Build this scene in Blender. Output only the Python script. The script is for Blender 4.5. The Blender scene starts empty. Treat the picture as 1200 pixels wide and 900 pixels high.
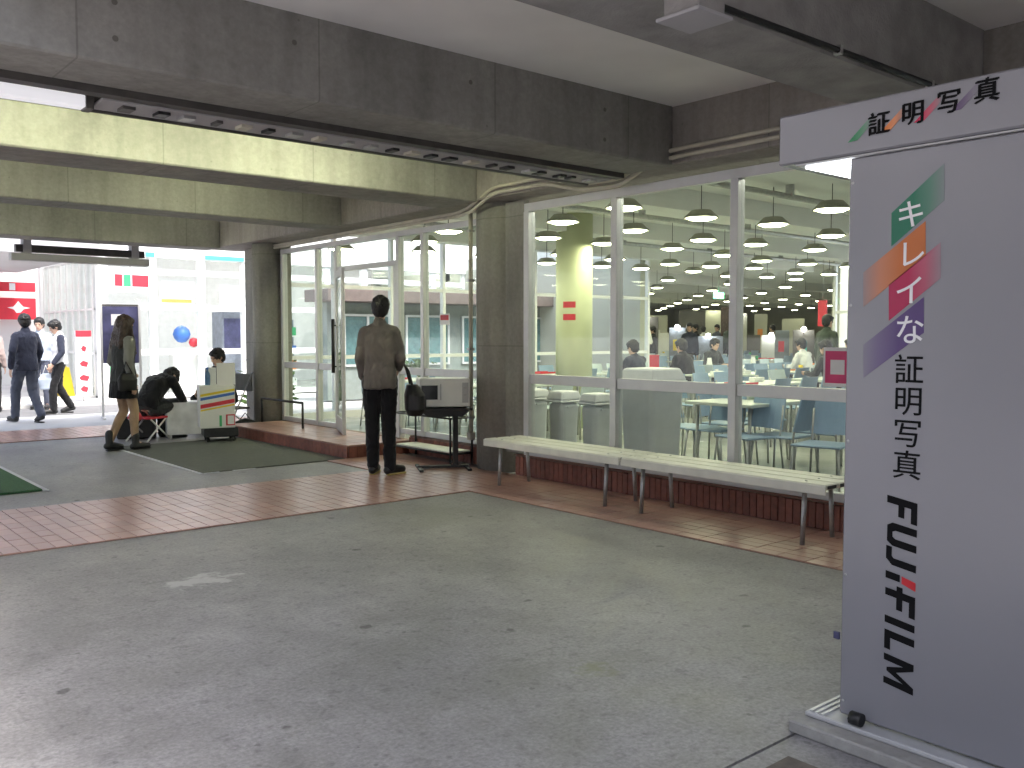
import bpy, bmesh, math, random
from mathutils import Vector, Matrix, Euler
from mathutils import noise as mnoise
random.seed(7)
sc = bpy.context.scene
C = sc.collection
R = math.radians
PI = math.pi

# ------------------------------------------------------------------ camera, sky, sun, exposure
EYE = 1.35
cd = bpy.data.cameras.new('camera'); cam = bpy.data.objects.new('camera', cd); C.objects.link(cam)
cam.location = (0, 0, EYE)
cam.rotation_euler = (R(90 - 3.022), 0, R(-40.233))
cd.sensor_width = 36; cd.lens = 32.16; cd.clip_start = 0.05; cd.clip_end = 2000
sc.camera = cam

SUN_ELEV, SUN_AZ = 60, 175          # azimuth of the sun, clockwise from +Y
w = bpy.data.worlds.new('World'); sc.world = w; w.use_nodes = True
nt = w.node_tree; nt.nodes.clear()
sky = nt.nodes.new('ShaderNodeTexSky'); sky.sky_type = 'NISHITA'; sky.sun_disc = False
sky.sun_elevation = R(SUN_ELEV); sky.sun_rotation = R(SUN_AZ); sky.air_density = 1.0; sky.dust_density = 4.0; sky.ozone_density = 1.0
hs = nt.nodes.new('ShaderNodeHueSaturation'); hs.inputs['Saturation'].default_value = 0.7
bg = nt.nodes.new('ShaderNodeBackground'); bg.inputs[1].default_value = 0.15
wo = nt.nodes.new('ShaderNodeOutputWorld')
nt.links.new(sky.outputs[0], hs.inputs['Color']); nt.links.new(hs.outputs[0], bg.inputs[0]); nt.links.new(bg.outputs[0], wo.inputs[0])
sl = bpy.data.lights.new('sun', 'SUN'); sl.energy = 1.5; sl.angle = R(14); sl.color = (1, .965, .91)
so = bpy.data.objects.new('sun', sl); C.objects.link(so)
so.rotation_euler = (R(90 - SUN_ELEV), 0, R(180 - SUN_AZ))
so.location = (0, 0, 30)
sc.view_settings.view_transform = 'Standard'; sc.view_settings.look = 'None'
sc.view_settings.gamma = 1; sc.view_settings.use_curve_mapping = False
sc.view_settings.exposure = 1.85
sc.render.engine = 'CYCLES'
cy = sc.cycles
cy.use_denoising = True; cy.use_adaptive_sampling = True; cy.adaptive_threshold = .03; cy.adaptive_min_samples = 16
try: cy.denoiser = 'OPENIMAGEDENOISE'
except Exception: pass
cy.max_bounces = 6; cy.diffuse_bounces = 4; cy.glossy_bounces = 3; cy.transmission_bounces = 4; cy.transparent_max_bounces = 24
cy.caustics_reflective = False; cy.caustics_refractive = False
cy.sample_clamp_indirect = 6.0

# ------------------------------------------------------------------ materials
TMP = bpy.data.scenes.new('workbench')
def evaluate(o):
    # bake a curve or a modifier stack into a plain mesh, in a scene of its own so that nothing else is re-evaluated
    TMP.collection.objects.link(o)
    with bpy.context.temp_override(scene=TMP, view_layer=TMP.view_layers[0]):
        return bpy.data.meshes.new_from_object(o.evaluated_get(bpy.context.evaluated_depsgraph_get()))
MATS = {}
def new_mat(name):
    m = bpy.data.materials.new(name); m.use_nodes = True
    n = m.node_tree.nodes; n.clear()
    o = n.new('ShaderNodeOutputMaterial'); p = n.new('ShaderNodeBsdfPrincipled')
    m.node_tree.links.new(p.outputs[0], o.inputs[0])
    MATS[name] = m
    return m, m.node_tree, p, o
def N(t, kind, **kw):
    n = t.nodes.new(kind)
    for k, v in kw.items():
        if k.startswith('i_'): n.inputs[k[2:].replace('_', ' ')].default_value = v
        else: setattr(n, k, v)
    return n
def ramp(t, src, stops):
    r = t.nodes.new('ShaderNodeValToRGB')
    while len(r.color_ramp.elements) < len(stops): r.color_ramp.elements.new(.5)
    for e, (p, c) in zip(r.color_ramp.elements, stops):
        e.position = p; e.color = c if len(c) == 4 else (*c, 1)
    t.links.new(src, r.inputs[0]); return r
def mixc(t, a, b, fac, mode='MIX'):
    m = t.nodes.new('ShaderNodeMix'); m.data_type = 'RGBA'; m.blend_type = mode
    for s, v in ((m.inputs[0], fac), (m.inputs[6], a), (m.inputs[7], b)):
        if hasattr(v, 'links') or hasattr(v, 'is_output'): t.links.new(v, s)
        else: s.default_value = v if not isinstance(v, tuple) else (v if len(v) == 4 else (*v, 1))
    return m.outputs[2]
def mapped(t, scale=(1, 1, 1), world=True):
    g = t.nodes.new('ShaderNodeNewGeometry') if world else t.nodes.new('ShaderNodeTexCoord')
    mp = t.nodes.new('ShaderNodeMapping'); mp.inputs['Scale'].default_value = scale
    t.links.new(g.outputs['Position' if world else 'Object'], mp.inputs[0]); return mp.outputs[0]
def noise(t, vec, scale, detail=3, rough=.55):
    detail = min(detail, 2.5)
    n = N(t, 'ShaderNodeTexNoise'); n.inputs['Scale'].default_value = scale; n.inputs['Detail'].default_value = detail; n.inputs['Roughness'].default_value = rough
    t.links.new(vec, n.inputs['Vector']); return n.outputs['Fac']
def bump(t, p, h, strength=.3, dist=.01):
    b = t.nodes.new('ShaderNodeBump'); b.inputs['Strength'].default_value = strength; b.inputs['Distance'].default_value = dist
    t.links.new(h, b.inputs['Height']); t.links.new(b.outputs[0], p.inputs['Normal']); return b

def simple(name, col, rough=.5, metal=0, var=.12, scale=8, bmp=.0, bscale=60, world=False, spec=.5, rand=0.0):
    m, t, p, o = new_mat(name)
    v = mapped(t, world=world)
    n1 = noise(t, v, scale, 5, .6)
    c1 = tuple(max(0, c * (1 - var)) for c in col); c2 = tuple(min(1, c * (1 + var)) for c in col)
    r = ramp(t, n1, [(.3, c1), (.7, c2)])
    out = r.outputs[0]
    if rand:
        oi = t.nodes.new('ShaderNodeObjectInfo')
        rr = ramp(t, oi.outputs['Random'], [(0, (1 - rand,) * 3), (1, (1 + rand,) * 3)])
        out = mixc(t, out, rr.outputs[0], 1.0, 'MULTIPLY')
    t.links.new(out, p.inputs['Base Color'])
    p.inputs['Roughness'].default_value = rough; p.inputs['Metallic'].default_value = metal
    p.inputs['Specular IOR Level'].default_value = spec
    if var > .02:
        rn = ramp(t, n1, [(.2, (max(0, rough - .08),) * 3), (.8, (min(1, rough + .1),) * 3)])
        t.links.new(rn.outputs[0], p.inputs['Roughness'])
    if bmp: bump(t, p, noise(t, v, bscale, 3), bmp, .004)
    return m

def concrete(name, dark, light, joint_axis=None, rough=.8, joints=True):
    m, t, p, o = new_mat(name)
    v = mapped(t)
    big = noise(t, v, .9, 5, .62); fine = noise(t, v, 26, 5, .65)
    st = noise(t, mapped(t, (5, 5, .5)), 1.6, 5, .6)
    c = ramp(t, big, [(.3, dark), (.7, light)]).outputs[0]
    c = mixc(t, c, ramp(t, st, [(.32, (.80,) * 3), (.6, (1.05,) * 3)]).outputs[0], .7, 'MULTIPLY')
    c = mixc(t, c, ramp(t, fine, [(.25, (.82,) * 3), (.75, (1.12,) * 3)]).outputs[0], .8, 'MULTIPLY')
    vo = N(t, 'ShaderNodeTexVoronoi'); vo.inputs['Scale'].default_value = 7; t.links.new(v, vo.inputs['Vector'])
    pits = ramp(t, vo.outputs['Distance'], [(.03, (.55,) * 3), (.07, (1,) * 3)])
    c = mixc(t, c, pits.outputs[0], .6, 'MULTIPLY')
    if joints:
        # form-panel joints: fine dark lines every 1.2 m along the member
        br = N(t, 'ShaderNodeTexBrick', offset=0.0)
        br.inputs['Scale'].default_value = 1; br.inputs['Brick Width'].default_value = 1.25; br.inputs['Row Height'].default_value = 9
        br.inputs['Mortar Size'].default_value = .006; br.inputs['Mortar Smooth'].default_value = .4
        sx = N(t, 'ShaderNodeSeparateXYZ'); t.links.new(v, sx.inputs[0])
        cx = N(t, 'ShaderNodeCombineXYZ')
        t.links.new(sx.outputs[{'x': 0, 'y': 1, 'z': 2}[joint_axis or 'x']], cx.inputs[0]); cx.inputs[1].default_value = 4.0
        t.links.new(cx.outputs[0], br.inputs['Vector'])
        c = mixc(t, c, ramp(t, br.outputs['Fac'], [(0, (1,) * 3), (1, (.74,) * 3)]).outputs[0], 1, 'MULTIPLY')
    t.links.new(c, p.inputs['Base Color'])
    p.inputs['Roughness'].default_value = rough; p.inputs['Specular IOR Level'].default_value = .3
    bump(t, p, fine, .25, .006)
    return m

def floor_mat(name, dark, light):
    m, t, p, o = new_mat(name)
    v = mapped(t)
    big = noise(t, v, .55, 6, .65); mid = noise(t, v, 3.2, 6, .7); fine = noise(t, v, 55, 4, .7)
    sweep = noise(t, mapped(t, (1.0, .35, 1)), 2.2, 4, .6)
    c = ramp(t, big, [(.3, dark), (.72, light)]).outputs[0]
    c = mixc(t, c, ramp(t, mid, [(.28, (.70,) * 3), (.68, (1.12,) * 3)]).outputs[0], .9, 'MULTIPLY')
    c = mixc(t, c, ramp(t, sweep, [(.3, (.88,) * 3), (.7, (1.06,) * 3)]).outputs[0], .8, 'MULTIPLY')
    c = mixc(t, c, ramp(t, fine, [(.25, (.66,) * 3), (.75, (1.25,) * 3)]).outputs[0], .9, 'MULTIPLY')
    grit = noise(t, v, 17, 3, .7)
    c = mixc(t, c, ramp(t, grit, [(.30, (.62,) * 3), (.46, (1,) * 3), (.62, (1,) * 3), (.75, (1.2,) * 3)]).outputs[0], .7, 'MULTIPLY')
    # dark gum and dirt spots, sparse
    for s, th, k in ((3.1, .07, .45), (6.0, .055, .65)):
        vo = N(t, 'ShaderNodeTexVoronoi'); vo.inputs['Scale'].default_value = s
        wv = N(t, 'ShaderNodeVectorMath', operation='ADD'); t.links.new(v, wv.inputs[0])
        nz = N(t, 'ShaderNodeTexNoise'); nz.inputs['Scale'].default_value = 20; t.links.new(v, nz.inputs['Vector'])
        sc_ = N(t, 'ShaderNodeVectorMath', operation='SCALE'); sc_.inputs['Scale'].default_value = .045; t.links.new(nz.outputs['Color'], sc_.inputs[0])
        t.links.new(sc_.outputs[0], wv.inputs[1]); t.links.new(wv.outputs[0], vo.inputs['Vector'])
        sp = ramp(t, vo.outputs['Distance'], [(th, (k,) * 3), (th + .03, (1,) * 3)])
        gate = ramp(t, vo.outputs['Color'], [(.38, (0, 0, 0)), (.42, (1, 1, 1))])
        c = mixc(t, c, sp.outputs[0], gate.outputs[0], 'MULTIPLY')
    # two spills and a broad darker patch
    def spot(cx, cy_, rx, ry, col, amt, cur, soft=.35, wob=.5, ns=9):
        mp = N(t, 'ShaderNodeMapping', vector_type='POINT'); mp.inputs['Location'].default_value = (-cx / rx, -cy_ / ry, 0); mp.inputs['Scale'].default_value = (1 / rx, 1 / ry, 0)
        t.links.new(v, mp.inputs[0])
        ln = N(t, 'ShaderNodeVectorMath', operation='LENGTH'); t.links.new(mp.outputs[0], ln.inputs[0])
        nz = noise(t, v, ns, 4, .7)
        ad = N(t, 'ShaderNodeMath', operation='MULTIPLY_ADD'); t.links.new(nz, ad.inputs[0]); ad.inputs[1].default_value = wob * 2; ad.inputs[2].default_value = -wob
        a2 = N(t, 'ShaderNodeMath', operation='ADD'); t.links.new(ln.outputs['Value'], a2.inputs[0]); t.links.new(ad.outputs[0], a2.inputs[1])
        f = ramp(t, a2.outputs[0], [(max(0, 1 - soft) * .6, (amt,) * 3), (.6, (0, 0, 0))])
        return mixc(t, cur, col, f.outputs[0])
    c = spot(1.90, 4.91, .34, .20, (.60, .60, .60), .6, c, .45, 1.25, 9)
    c = spot(2.62, 2.56, .20, .16, (.20, .21, .10), .55, c, .8, .9, 12)
    c = spot(4.0, 5.6, .9, 1.0, (.20, .20, .15), .35, c, .9, .8, 2)
    t.links.new(c, p.inputs['Base Color'])
    rr = ramp(t, mid, [(.3, (.42,) * 3), (.7, (.62,) * 3)]); t.links.new(rr.outputs[0], p.inputs['Roughness'])
    p.inputs['Specular IOR Level'].default_value = .4
    bump(t, p, fine, .12, .004)
    return m

def emit(name, col, s):
    m, t, p, o = new_mat(name)
    p.inputs['Base Color'].default_value = (.8, .8, .8, 1)
    p.inputs['Emission Color'].default_value = (*col, 1); p.inputs['Emission Strength'].default_value = s
    return m

def glass_mat(name, tint=(.93, .96, .95), refl=1.0, dirt=.008):
    m = bpy.data.materials.new(name); m.use_nodes = True; t = m.node_tree; t.nodes.clear(); MATS[name] = m
    o = t.nodes.new('ShaderNodeOutputMaterial'); tr = t.nodes.new('ShaderNodeBsdfTransparent'); gl = t.nodes.new('ShaderNodeBsdfGlossy')
    tr.inputs[0].default_value = (*tint, 1); gl.inputs['Roughness'].default_value = .015
    lw = t.nodes.new('ShaderNodeLayerWeight'); lw.inputs[0].default_value = .5
    fr = ramp(t, lw.outputs['Facing'], [(0, (.02,) * 3), (.5, (.03,) * 3), (.75, (.08,) * 3), (1, (.9,) * 3)])
    mx = t.nodes.new('ShaderNodeMixShader')
    df = t.nodes.new('ShaderNodeBsdfDiffuse'); df.inputs[0].default_value = (.6, .62, .62, 1)
    m2 = t.nodes.new('ShaderNodeMixShader')
    t.links.new(fr.outputs[0], mx.inputs[0]); t.links.new(tr.outputs[0], mx.inputs[1]); t.links.new(gl.outputs[0], mx.inputs[2])
    m2.inputs[0].default_value = dirt; t.links.new(mx.outputs[0], m2.inputs[1]); t.links.new(df.outputs[0], m2.inputs[2])
    t.links.new(m2.outputs[0], o.inputs[0]); return m

def cloth(name, col, scale=220, rough=.9, var=.18):
    m, t, p, o = new_mat(name)
    v = mapped(t, world=False)
    n1 = noise(t, v, 5, 4); n2 = noise(t, v, scale, 2); fold = noise(t, mapped(t, (1, 1, .45), world=False), 13, 3, .5)
    c = ramp(t, n1, [(.3, tuple(x * (1 - var) for x in col)), (.7, tuple(min(1, x * (1 + var)) for x in col))]).outputs[0]
    t.links.new(c, p.inputs['Base Color']); p.inputs['Roughness'].default_value = rough; p.inputs['Specular IOR Level'].default_value = .2
    p.inputs['Sheen Weight'].default_value = .15
    ad = N(t, 'ShaderNodeMath', operation='MULTIPLY_ADD'); t.links.new(n2, ad.inputs[0]); ad.inputs[1].default_value = .12; t.links.new(fold, ad.inputs[2])
    bump(t, p, ad.outputs[0], .55, .03)
    return m

M = {}
M['beam'] = concrete('board_marked_concrete', (.235, .228, .215), (.325, .317, .30), 'x')
M['wallbeam'] = concrete('edge_beam_concrete', (.27, .25, .23), (.36, .335, .31), 'y')
M['col'] = concrete('column_concrete', (.25, .245, .22), (.35, .345, .31), 'z')
M['ceil'] = simple('painted_ceiling', (.82, .80, .81), .85, var=.06, scale=1.5, bmp=.1, world=True)
M['floor'] = floor_mat('worn_concrete_floor', (.265, .255, .257), (.40, .386, .39))
M['pave'] = simple('pale_paving', (.52, .51, .50), .8, var=.10, scale=1.2, bmp=.2, world=True)
M['darkpave'] = simple('dark_paving', (.16, .16, .165), .85, var=.15, scale=4, bmp=.3, world=True)
M['tile'] = simple('glazed_floor_tile', (.47, .275, .225), .30, var=.02, scale=14, bmp=.04, world=True, rand=.10)
M['tile_red'] = simple('red_brick_tile', (.24, .085, .06), .55, var=.22, scale=20, bmp=.2, world=True, rand=.2)
M['grout'] = simple('grout', (.22, .15, .125), .9, var=.2, scale=10, world=True)
M['alum'] = simple('aluminium_frame', (.66, .66, .67), .38, .25, var=.05, scale=6)
M['alum_white'] = simple('white_painted_frame', (.82, .82, .82), .45, var=.04, scale=3)
M['steel'] = simple('galvanised_steel', (.45, .45, .45), .4, .7, var=.15, scale=20)
M['darksteel'] = simple('dark_painted_steel', (.085, .078, .075), .5, .2, var=.25, scale=9)
M['black'] = simple('black_metal', (.018, .018, .019), .45, .1, var=.3, scale=9)
M['pipe'] = simple('painted_conduit', (.52, .49, .41), .6, var=.12, scale=7, world=True)
M['cable'] = simple('black_cable', (.015, .015, .016), .6, var=.2)
M['glass'] = glass_mat('clear_glass')
M['bench'] = simple('cream_resin_plank', (.80, .79, .71), .45, var=.08, scale=6, bmp=.05)
M['benchend'] = simple('bench_end_cap', (.05, .05, .05), .6)
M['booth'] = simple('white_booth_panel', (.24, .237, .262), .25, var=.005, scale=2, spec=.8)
M['boothplate'] = simple('white_booth_plate', (.45, .45, .46), .4, var=.06, scale=9)
M['basepad'] = concrete('pad_concrete', (.26, .255, .24), (.38, .37, .355), joints=False)
M['padstone'] = simple('brown_pad_stone', (.13, .11, .095), .85, var=.3, scale=14, bmp=.4)
M['ink'] = simple('black_print', (.008, .008, .009), .7, var=.05, spec=.1)
M['ink_red'] = simple('red_print', (.55, .02, .03), .4, var=.05)
M['white'] = simple('white_plastic', (.78, .78, .76), .4, var=.04, scale=4)
M['white_print'] = simple('white_print', (.78, .77, .78), .35, var=.03)
M['darkwin'] = simple('dark_window', (.02, .022, .025), .12, var=.1)
M['mat_dark'] = simple('dark_rubber_mat', (.115, .12, .10), .9, var=.15, scale=18, bmp=.5, bscale=180, world=True)
M['mat_green'] = simple('green_turf_mat', (.035, .11, .045), .95, var=.3, scale=60, bmp=.9, bscale=240, world=True)
M['tape'] = simple('white_tape', (.62, .62, .66), .6, var=.1, scale=20)
M['skin'] = simple('skin', (.56, .36, .27), .55, var=.06, scale=6)
M['hair'] = simple('black_hair', (.012, .011, .011), .5, var=.3, scale=30, bmp=.5, bscale=90)
M['hair_brown'] = simple('brown_hair', (.045, .025, .018), .45, var=.3, scale=30, bmp=.5, bscale=90)
M['eye'] = simple('eye', (.02, .015, .012), .2)
M['lip'] = simple('lip', (.42, .18, .15), .5)
M['shoe'] = simple('black_shoe', (.02, .02, .022), .5, var=.2)
M['sole'] = simple('tan_sole', (.52, .42, .16), .7)
M['blue_chair'] = simple('blue_chair_plastic', (.27, .38, .53), .42, var=.05)
M['pale_chair'] = simple('pale_chair_plastic', (.50, .58, .61), .42, var=.05)
M['table'] = simple('pale_table_top', (.60, .64, .58), .35, var=.04)
M['binm'] = simple('grey_bin_plastic', (.62, .64, .67), .5, var=.05)
M['binlid'] = simple('pale_bin_lid', (.70, .71, .73), .4, var=.05)
M['hallfloor'] = simple('hall_floor', (.42, .43, .40), .22, var=.08, scale=2, world=True)
M['hallceil'] = simple('hall_ceiling', (.76, .76, .74), .85, var=.05, scale=1.2, world=True)
M['hallwall'] = simple('hall_wall', (.50, .49, .42), .8, var=.06, world=True, scale=1.2)
M['darkwall'] = simple('dark_panel', (.14, .13, .12), .7, var=.2, world=True, scale=1.5)
M['greencol'] = simple('pale_green_column_paint', (.55, .58, .38), .6, var=.05, scale=3)
M['shade'] = simple('lamp_shade_metal', (.34, .34, .28), .5, .2, var=.08)
M['lampglow'] = emit('pendant_lamp_glow', (1.0, .98, .66), 13)
M['fillglow'] = emit('bin_fill_glow', (1.0, .98, .80), 7)
M['tubeglow'] = emit('fluorescent_tube_glow', (.95, 1.0, .62), 56)
M['tubedim'] = emit('dim_tube_glow', (.95, 1.0, .62), 13)
M['boothglow'] = emit('booth_lamp_glow', (.9, .95, 1.0), 4)
M['addedglow'] = emit('added_lamp_glow', (1, .98, .93), 20)
M['red'] = simple('red_sign', (.62, .03, .05), .45, var=.05)
M['yellow'] = simple('yellow_sign', (.80, .60, .03), .45, var=.05)
M['teal'] = simple('teal_stripe', (.08, .55, .46), .45, var=.05)
M['green'] = simple('green_stripe', (.05, .42, .16), .45, var=.05)
M['orange'] = simple('orange_print', (.85, .30, .08), .45, var=.05)
M['blue'] = simple('blue_print', (.05, .16, .52), .45, var=.05)
M['pink'] = simple('pink_sign_print', (.70, .05, .19), .45, var=.05)
M['navy'] = simple('poster_navy', (.06, .06, .14), .5, var=.4, scale=5)
M['facade'] = simple('pale_facade', (.62, .62, .60), .8, var=.05, world=True, scale=1)
M['soffit'] = simple('grey_soffit', (.40, .39, .41), .8, var=.06, world=True, scale=1)
M['shopwall'] = simple('shop_wall', (.70, .70, .72), .7, var=.05)
M['shopdark'] = simple('shop_fixture', (.20, .22, .27), .5, var=.2)
M['bark'] = simple('bark', (.10, .075, .05), .9, var=.3, scale=20, bmp=.6)
M['leaf'] = simple('leaf', (.075, .14, .035), .6, var=.35, scale=3, world=True)
M['silver'] = simple('silver_bottle', (.1, .2, .38), .3, var=.1)
M['rough_ceiling'] = simple('rough_concrete', (.30, .29, .285), .9, var=.2, scale=5, bmp=.8, bscale=70, world=True)

# ------------------------------------------------------------------ mesh helpers
class MB:
    def __init__(s): s.bm = bmesh.new()
    def box(s, x0, x1, y0, y1, z0, z1, bev=0):
        r = bmesh.ops.create_cube(s.bm, size=1)
        vs = r['verts']
        bmesh.ops.scale(s.bm, vec=(abs(x1 - x0), abs(y1 - y0), abs(z1 - z0)), verts=vs)
        bmesh.ops.translate(s.bm, vec=((x0 + x1) / 2, (y0 + y1) / 2, (z0 + z1) / 2), verts=vs)
        if bev:
            es = list({e for v in vs for e in v.link_edges})
            bmesh.ops.bevel(s.bm, geom=es, offset=bev, segments=1, affect='EDGES', profile=.5)
        return s
    def obox(s, c, size, rotz=0, rotx=0, roty=0, bev=0):
        m = Matrix.Translation(c) @ Euler((rotx, roty, rotz)).to_matrix().to_4x4() @ Matrix.Diagonal((*size, 1))
        r = bmesh.ops.create_cube(s.bm, size=1, matrix=m)
        if bev:
            es = list({e for v in r['verts'] for e in v.link_edges})
            bmesh.ops.bevel(s.bm, geom=es, offset=bev, segments=1, affect='EDGES', profile=.5)
        return s
    def sheet(s, x0, x1, y0, y1, z0, z1):     # upright glass sheet in the plane of its thin axis
        if abs(x1 - x0) < abs(y1 - y0): p = [((x0 + x1) / 2, y0, z0), ((x0 + x1) / 2, y1, z0), ((x0 + x1) / 2, y1, z1), ((x0 + x1) / 2, y0, z1)]
        else: p = [(x0, (y0 + y1) / 2, z0), (x1, (y0 + y1) / 2, z0), (x1, (y0 + y1) / 2, z1), (x0, (y0 + y1) / 2, z1)]
        s.bm.faces.new([s.bm.verts.new(q) for q in p]); return s
    def tube(s, pts, r, seg=8, caps=True, radii=None):
        pts = [Vector(p) for p in pts]; rings = []
        n = len(pts); ref = Vector((0, 0, 1))
        for i, p in enumerate(pts):
            d = (pts[min(i + 1, n - 1)] - pts[max(i - 1, 0)]).normalized()
            a = d.cross(ref)
            if a.length < .05: a = d.cross(Vector((1, 0, 0)))
            a.normalize(); b = d.cross(a)
            rr = radii[i] if radii else r
            rings.append([s.bm.verts.new(p + (a * math.cos(2 * PI * k / seg) + b * math.sin(2 * PI * k / seg)) * rr) for k in range(seg)])
        for i in range(n - 1):
            for k in range(seg):
                f = s.bm.faces.new((rings[i][k], rings[i][(k + 1) % seg], rings[i + 1][(k + 1) % seg], rings[i + 1][k])); f.smooth = True
        if caps:
            s.bm.faces.new(rings[0][::-1]); s.bm.faces.new(rings[-1])
        return s
    def lathe(s, prof, c=(0, 0, 0), seg=24, sx=1, sy=1):
        rings = []
        for (r, z) in prof:
            rings.append([s.bm.verts.new((c[0] + r * sx * math.cos(2 * PI * k / seg), c[1] + r * sy * math.sin(2 * PI * k / seg), c[2] + z)) for k in range(seg)])
        for i in range(len(rings) - 1):
            for k in range(seg):
                f = s.bm.faces.new((rings[i][k], rings[i][(k + 1) % seg], rings[i + 1][(k + 1) % seg], rings[i + 1][k])); f.smooth = True
        if prof[0][0] > .001: s.bm.faces.new(rings[0][::-1])
        if prof[-1][0] > .001: s.bm.faces.new(rings[-1])
        return s
    def prism(s, pts, depth):            # pts 3-D loop, extruded by vector depth
        a = [s.bm.verts.new(p) for p in pts]; b = [s.bm.verts.new(Vector(p) + Vector(depth)) for p in pts]
        n = len(pts)
        s.bm.faces.new(a); s.bm.faces.new(b[::-1])
        for i in range(n): s.bm.faces.new((a[i], b[i], b[(i + 1) % n], a[(i + 1) % n]))
        return s
    def mesh(s, name, mat):
        bmesh.ops.recalc_face_normals(s.bm, faces=s.bm.faces)
        me = bpy.data.meshes.new(name); s.bm.to_mesh(me); s.bm.free()
        me.materials.append(mat); return me
    def build(s, name, mat, parent=None, loc=None, rotz=0):
        o = bpy.data.objects.new(name, s.mesh(name, mat)); C.objects.link(o)
        if parent: o.parent = parent
        if loc: o.location = loc
        if rotz: o.rotation_euler.z = rotz
        return o
def link(name, me, parent=None, loc=(0, 0, 0), rot=(0, 0, 0)):
    o = bpy.data.objects.new(name, me); C.objects.link(o); o.parent = parent; o.location = loc; o.rotation_euler = rot; return o
def nth(n):
    small = 'zeroth first second third fourth fifth sixth seventh eighth ninth tenth eleventh twelfth thirteenth fourteenth fifteenth sixteenth seventeenth eighteenth nineteenth'.split()
    if n < 20: return small[n]
    tens = {2: 'twent', 3: 'thirt', 4: 'fort', 5: 'fift'}[n // 10]
    return tens + 'ieth' if n % 10 == 0 else tens + 'y-' + small[n % 10]
def tag(o, label, cat, group=None):
    o['label'] = label; o['category'] = cat
    if group: o['group'] = group
    return o
def thing(name, label, cat, loc=(0, 0, 0), rotz=0, group=None):
    o = bpy.data.objects.new(name, None); C.objects.link(o); o.location = loc; o.rotation_euler.z = rotz; o.empty_display_size = .1
    return tag(o, label, cat, group)
def struct(o): o['kind'] = 'structure'; return o
def stuff(o): o['kind'] = 'stuff'; return o
def kids(o): return list(o.children)
def copy_tree(o, ch, loc, rotz=0, label=None):
    r = o.copy(); C.objects.link(r); r.location = loc; r.rotation_euler.z = rotz
    if label: r['label'] = label
    for c in ch:
        d = c.copy(); C.objects.link(d); d.parent = r
    return r
def text_mesh(body, size, bold=0, shear=0, extrude=.0004):
    offset = 0
    c = bpy.data.curves.new('txt', 'FONT'); c.body = body; c.size = size; c.offset = offset; c.shear = shear; c.extrude = extrude
    c.align_x = 'CENTER'; c.align_y = 'CENTER'; c.resolution_u = 4
    o = bpy.data.objects.new('txt', c)
    me = evaluate(o)
    bpy.data.objects.remove(o); bpy.data.curves.remove(c)
    if bold:                                               # second strike, a hair to the side and lower
        b = bmesh.new(); b.from_mesh(me); n = len(b.verts); b.from_mesh(me); b.verts.ensure_lookup_table()
        for v in b.verts[n:]: v.co += Vector((bold, bold * .6, -.0002))
        b.to_mesh(me); b.free()
    return me

# ------------------------------------------------------------------ ground and paving
g = struct(MB().box(-500, 500, -500, 500, -.30, -.03).build('ground', M['pave']))
JY = 1.70                                                # expansion joint in front of the booth
for nm, y0, y1 in (('concourse_floor', JY + .006, 12.86), ('concourse_floor', -7, JY - .006)):
    struct(MB().box(-9, 5.98, y0, y1, -.03, 0).build(nm, M['floor']))
struct(MB().box(-9, 5.95, 14.36, 16.8, -.03, -.004).build('outer_pavement', M['pave']))
struct(MB().box(-9, 5.75, 16.8, 18.9, -.03, -.012).build('dark_pave_strip', M['darkpave']))  # plain darker strip of paving
struct(MB().box(-9, 5.75, 18.9, 30, -.03, .05).build('far_pavement', M['pave']))

# tiled bands with single tiles
TW, TL = .1, .2
tile_me = MB().box(-TW / 2 + .003, TW / 2 - .003, -TL / 2 + .003, TL / 2 - .003, -.006, .004, .0015).mesh('tile', M['tile'])
def tile_band(name, rects, near_n):
    beds = MB(); cells = []
    for (x0, x1, y0, y1) in rects:
        beds.box(x0, x1, y0, y1, -.02, .0035)
        nx = int(round((x1 - x0) / TW)); ny = int(round((y1 - y0) / TL))
        for i in range(nx):
            for j in range(ny):
                cells.append((x0 + (i + .5) * (x1 - x0) / nx, y0 + (j + .5) * (y1 - y0) / ny))
    bed = struct(beds.build(name, M['grout']))
    vis = lambda c: -5 < (math.degrees(math.atan2(c[0], c[1])) - 10) < 56
    cells.sort(key=lambda c: (not vis(c), c[0] ** 2 + c[1] ** 2))
    rest = MB()
    for k, (x, y) in enumerate(cells):
        z = .0065 + random.uniform(-.0008, .0008)
        if k < near_n: link('tile', tile_me, bed, (x, y, z), (random.uniform(-.004, .004), random.uniform(-.004, .004), random.uniform(-.006, .006)))
        else: rest.box(x - TW / 2 + .003, x + TW / 2 - .003, y - TL / 2 + .003, y + TL / 2 - .003, z - .006, z + .004)
    if len(cells) > near_n: stuff(rest.build('remaining_tiles', M['tile'], bed))
    return bed
tile_band('tile_band_by_window', [(-3.0, 4.8, 6.25, 7.85), (4.8, 5.7, -1.0, 8.75)], 300)
tile_band('tile_band_by_street', [(-3.0, 6.4, 12.86, 14.36)], 120)

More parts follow.
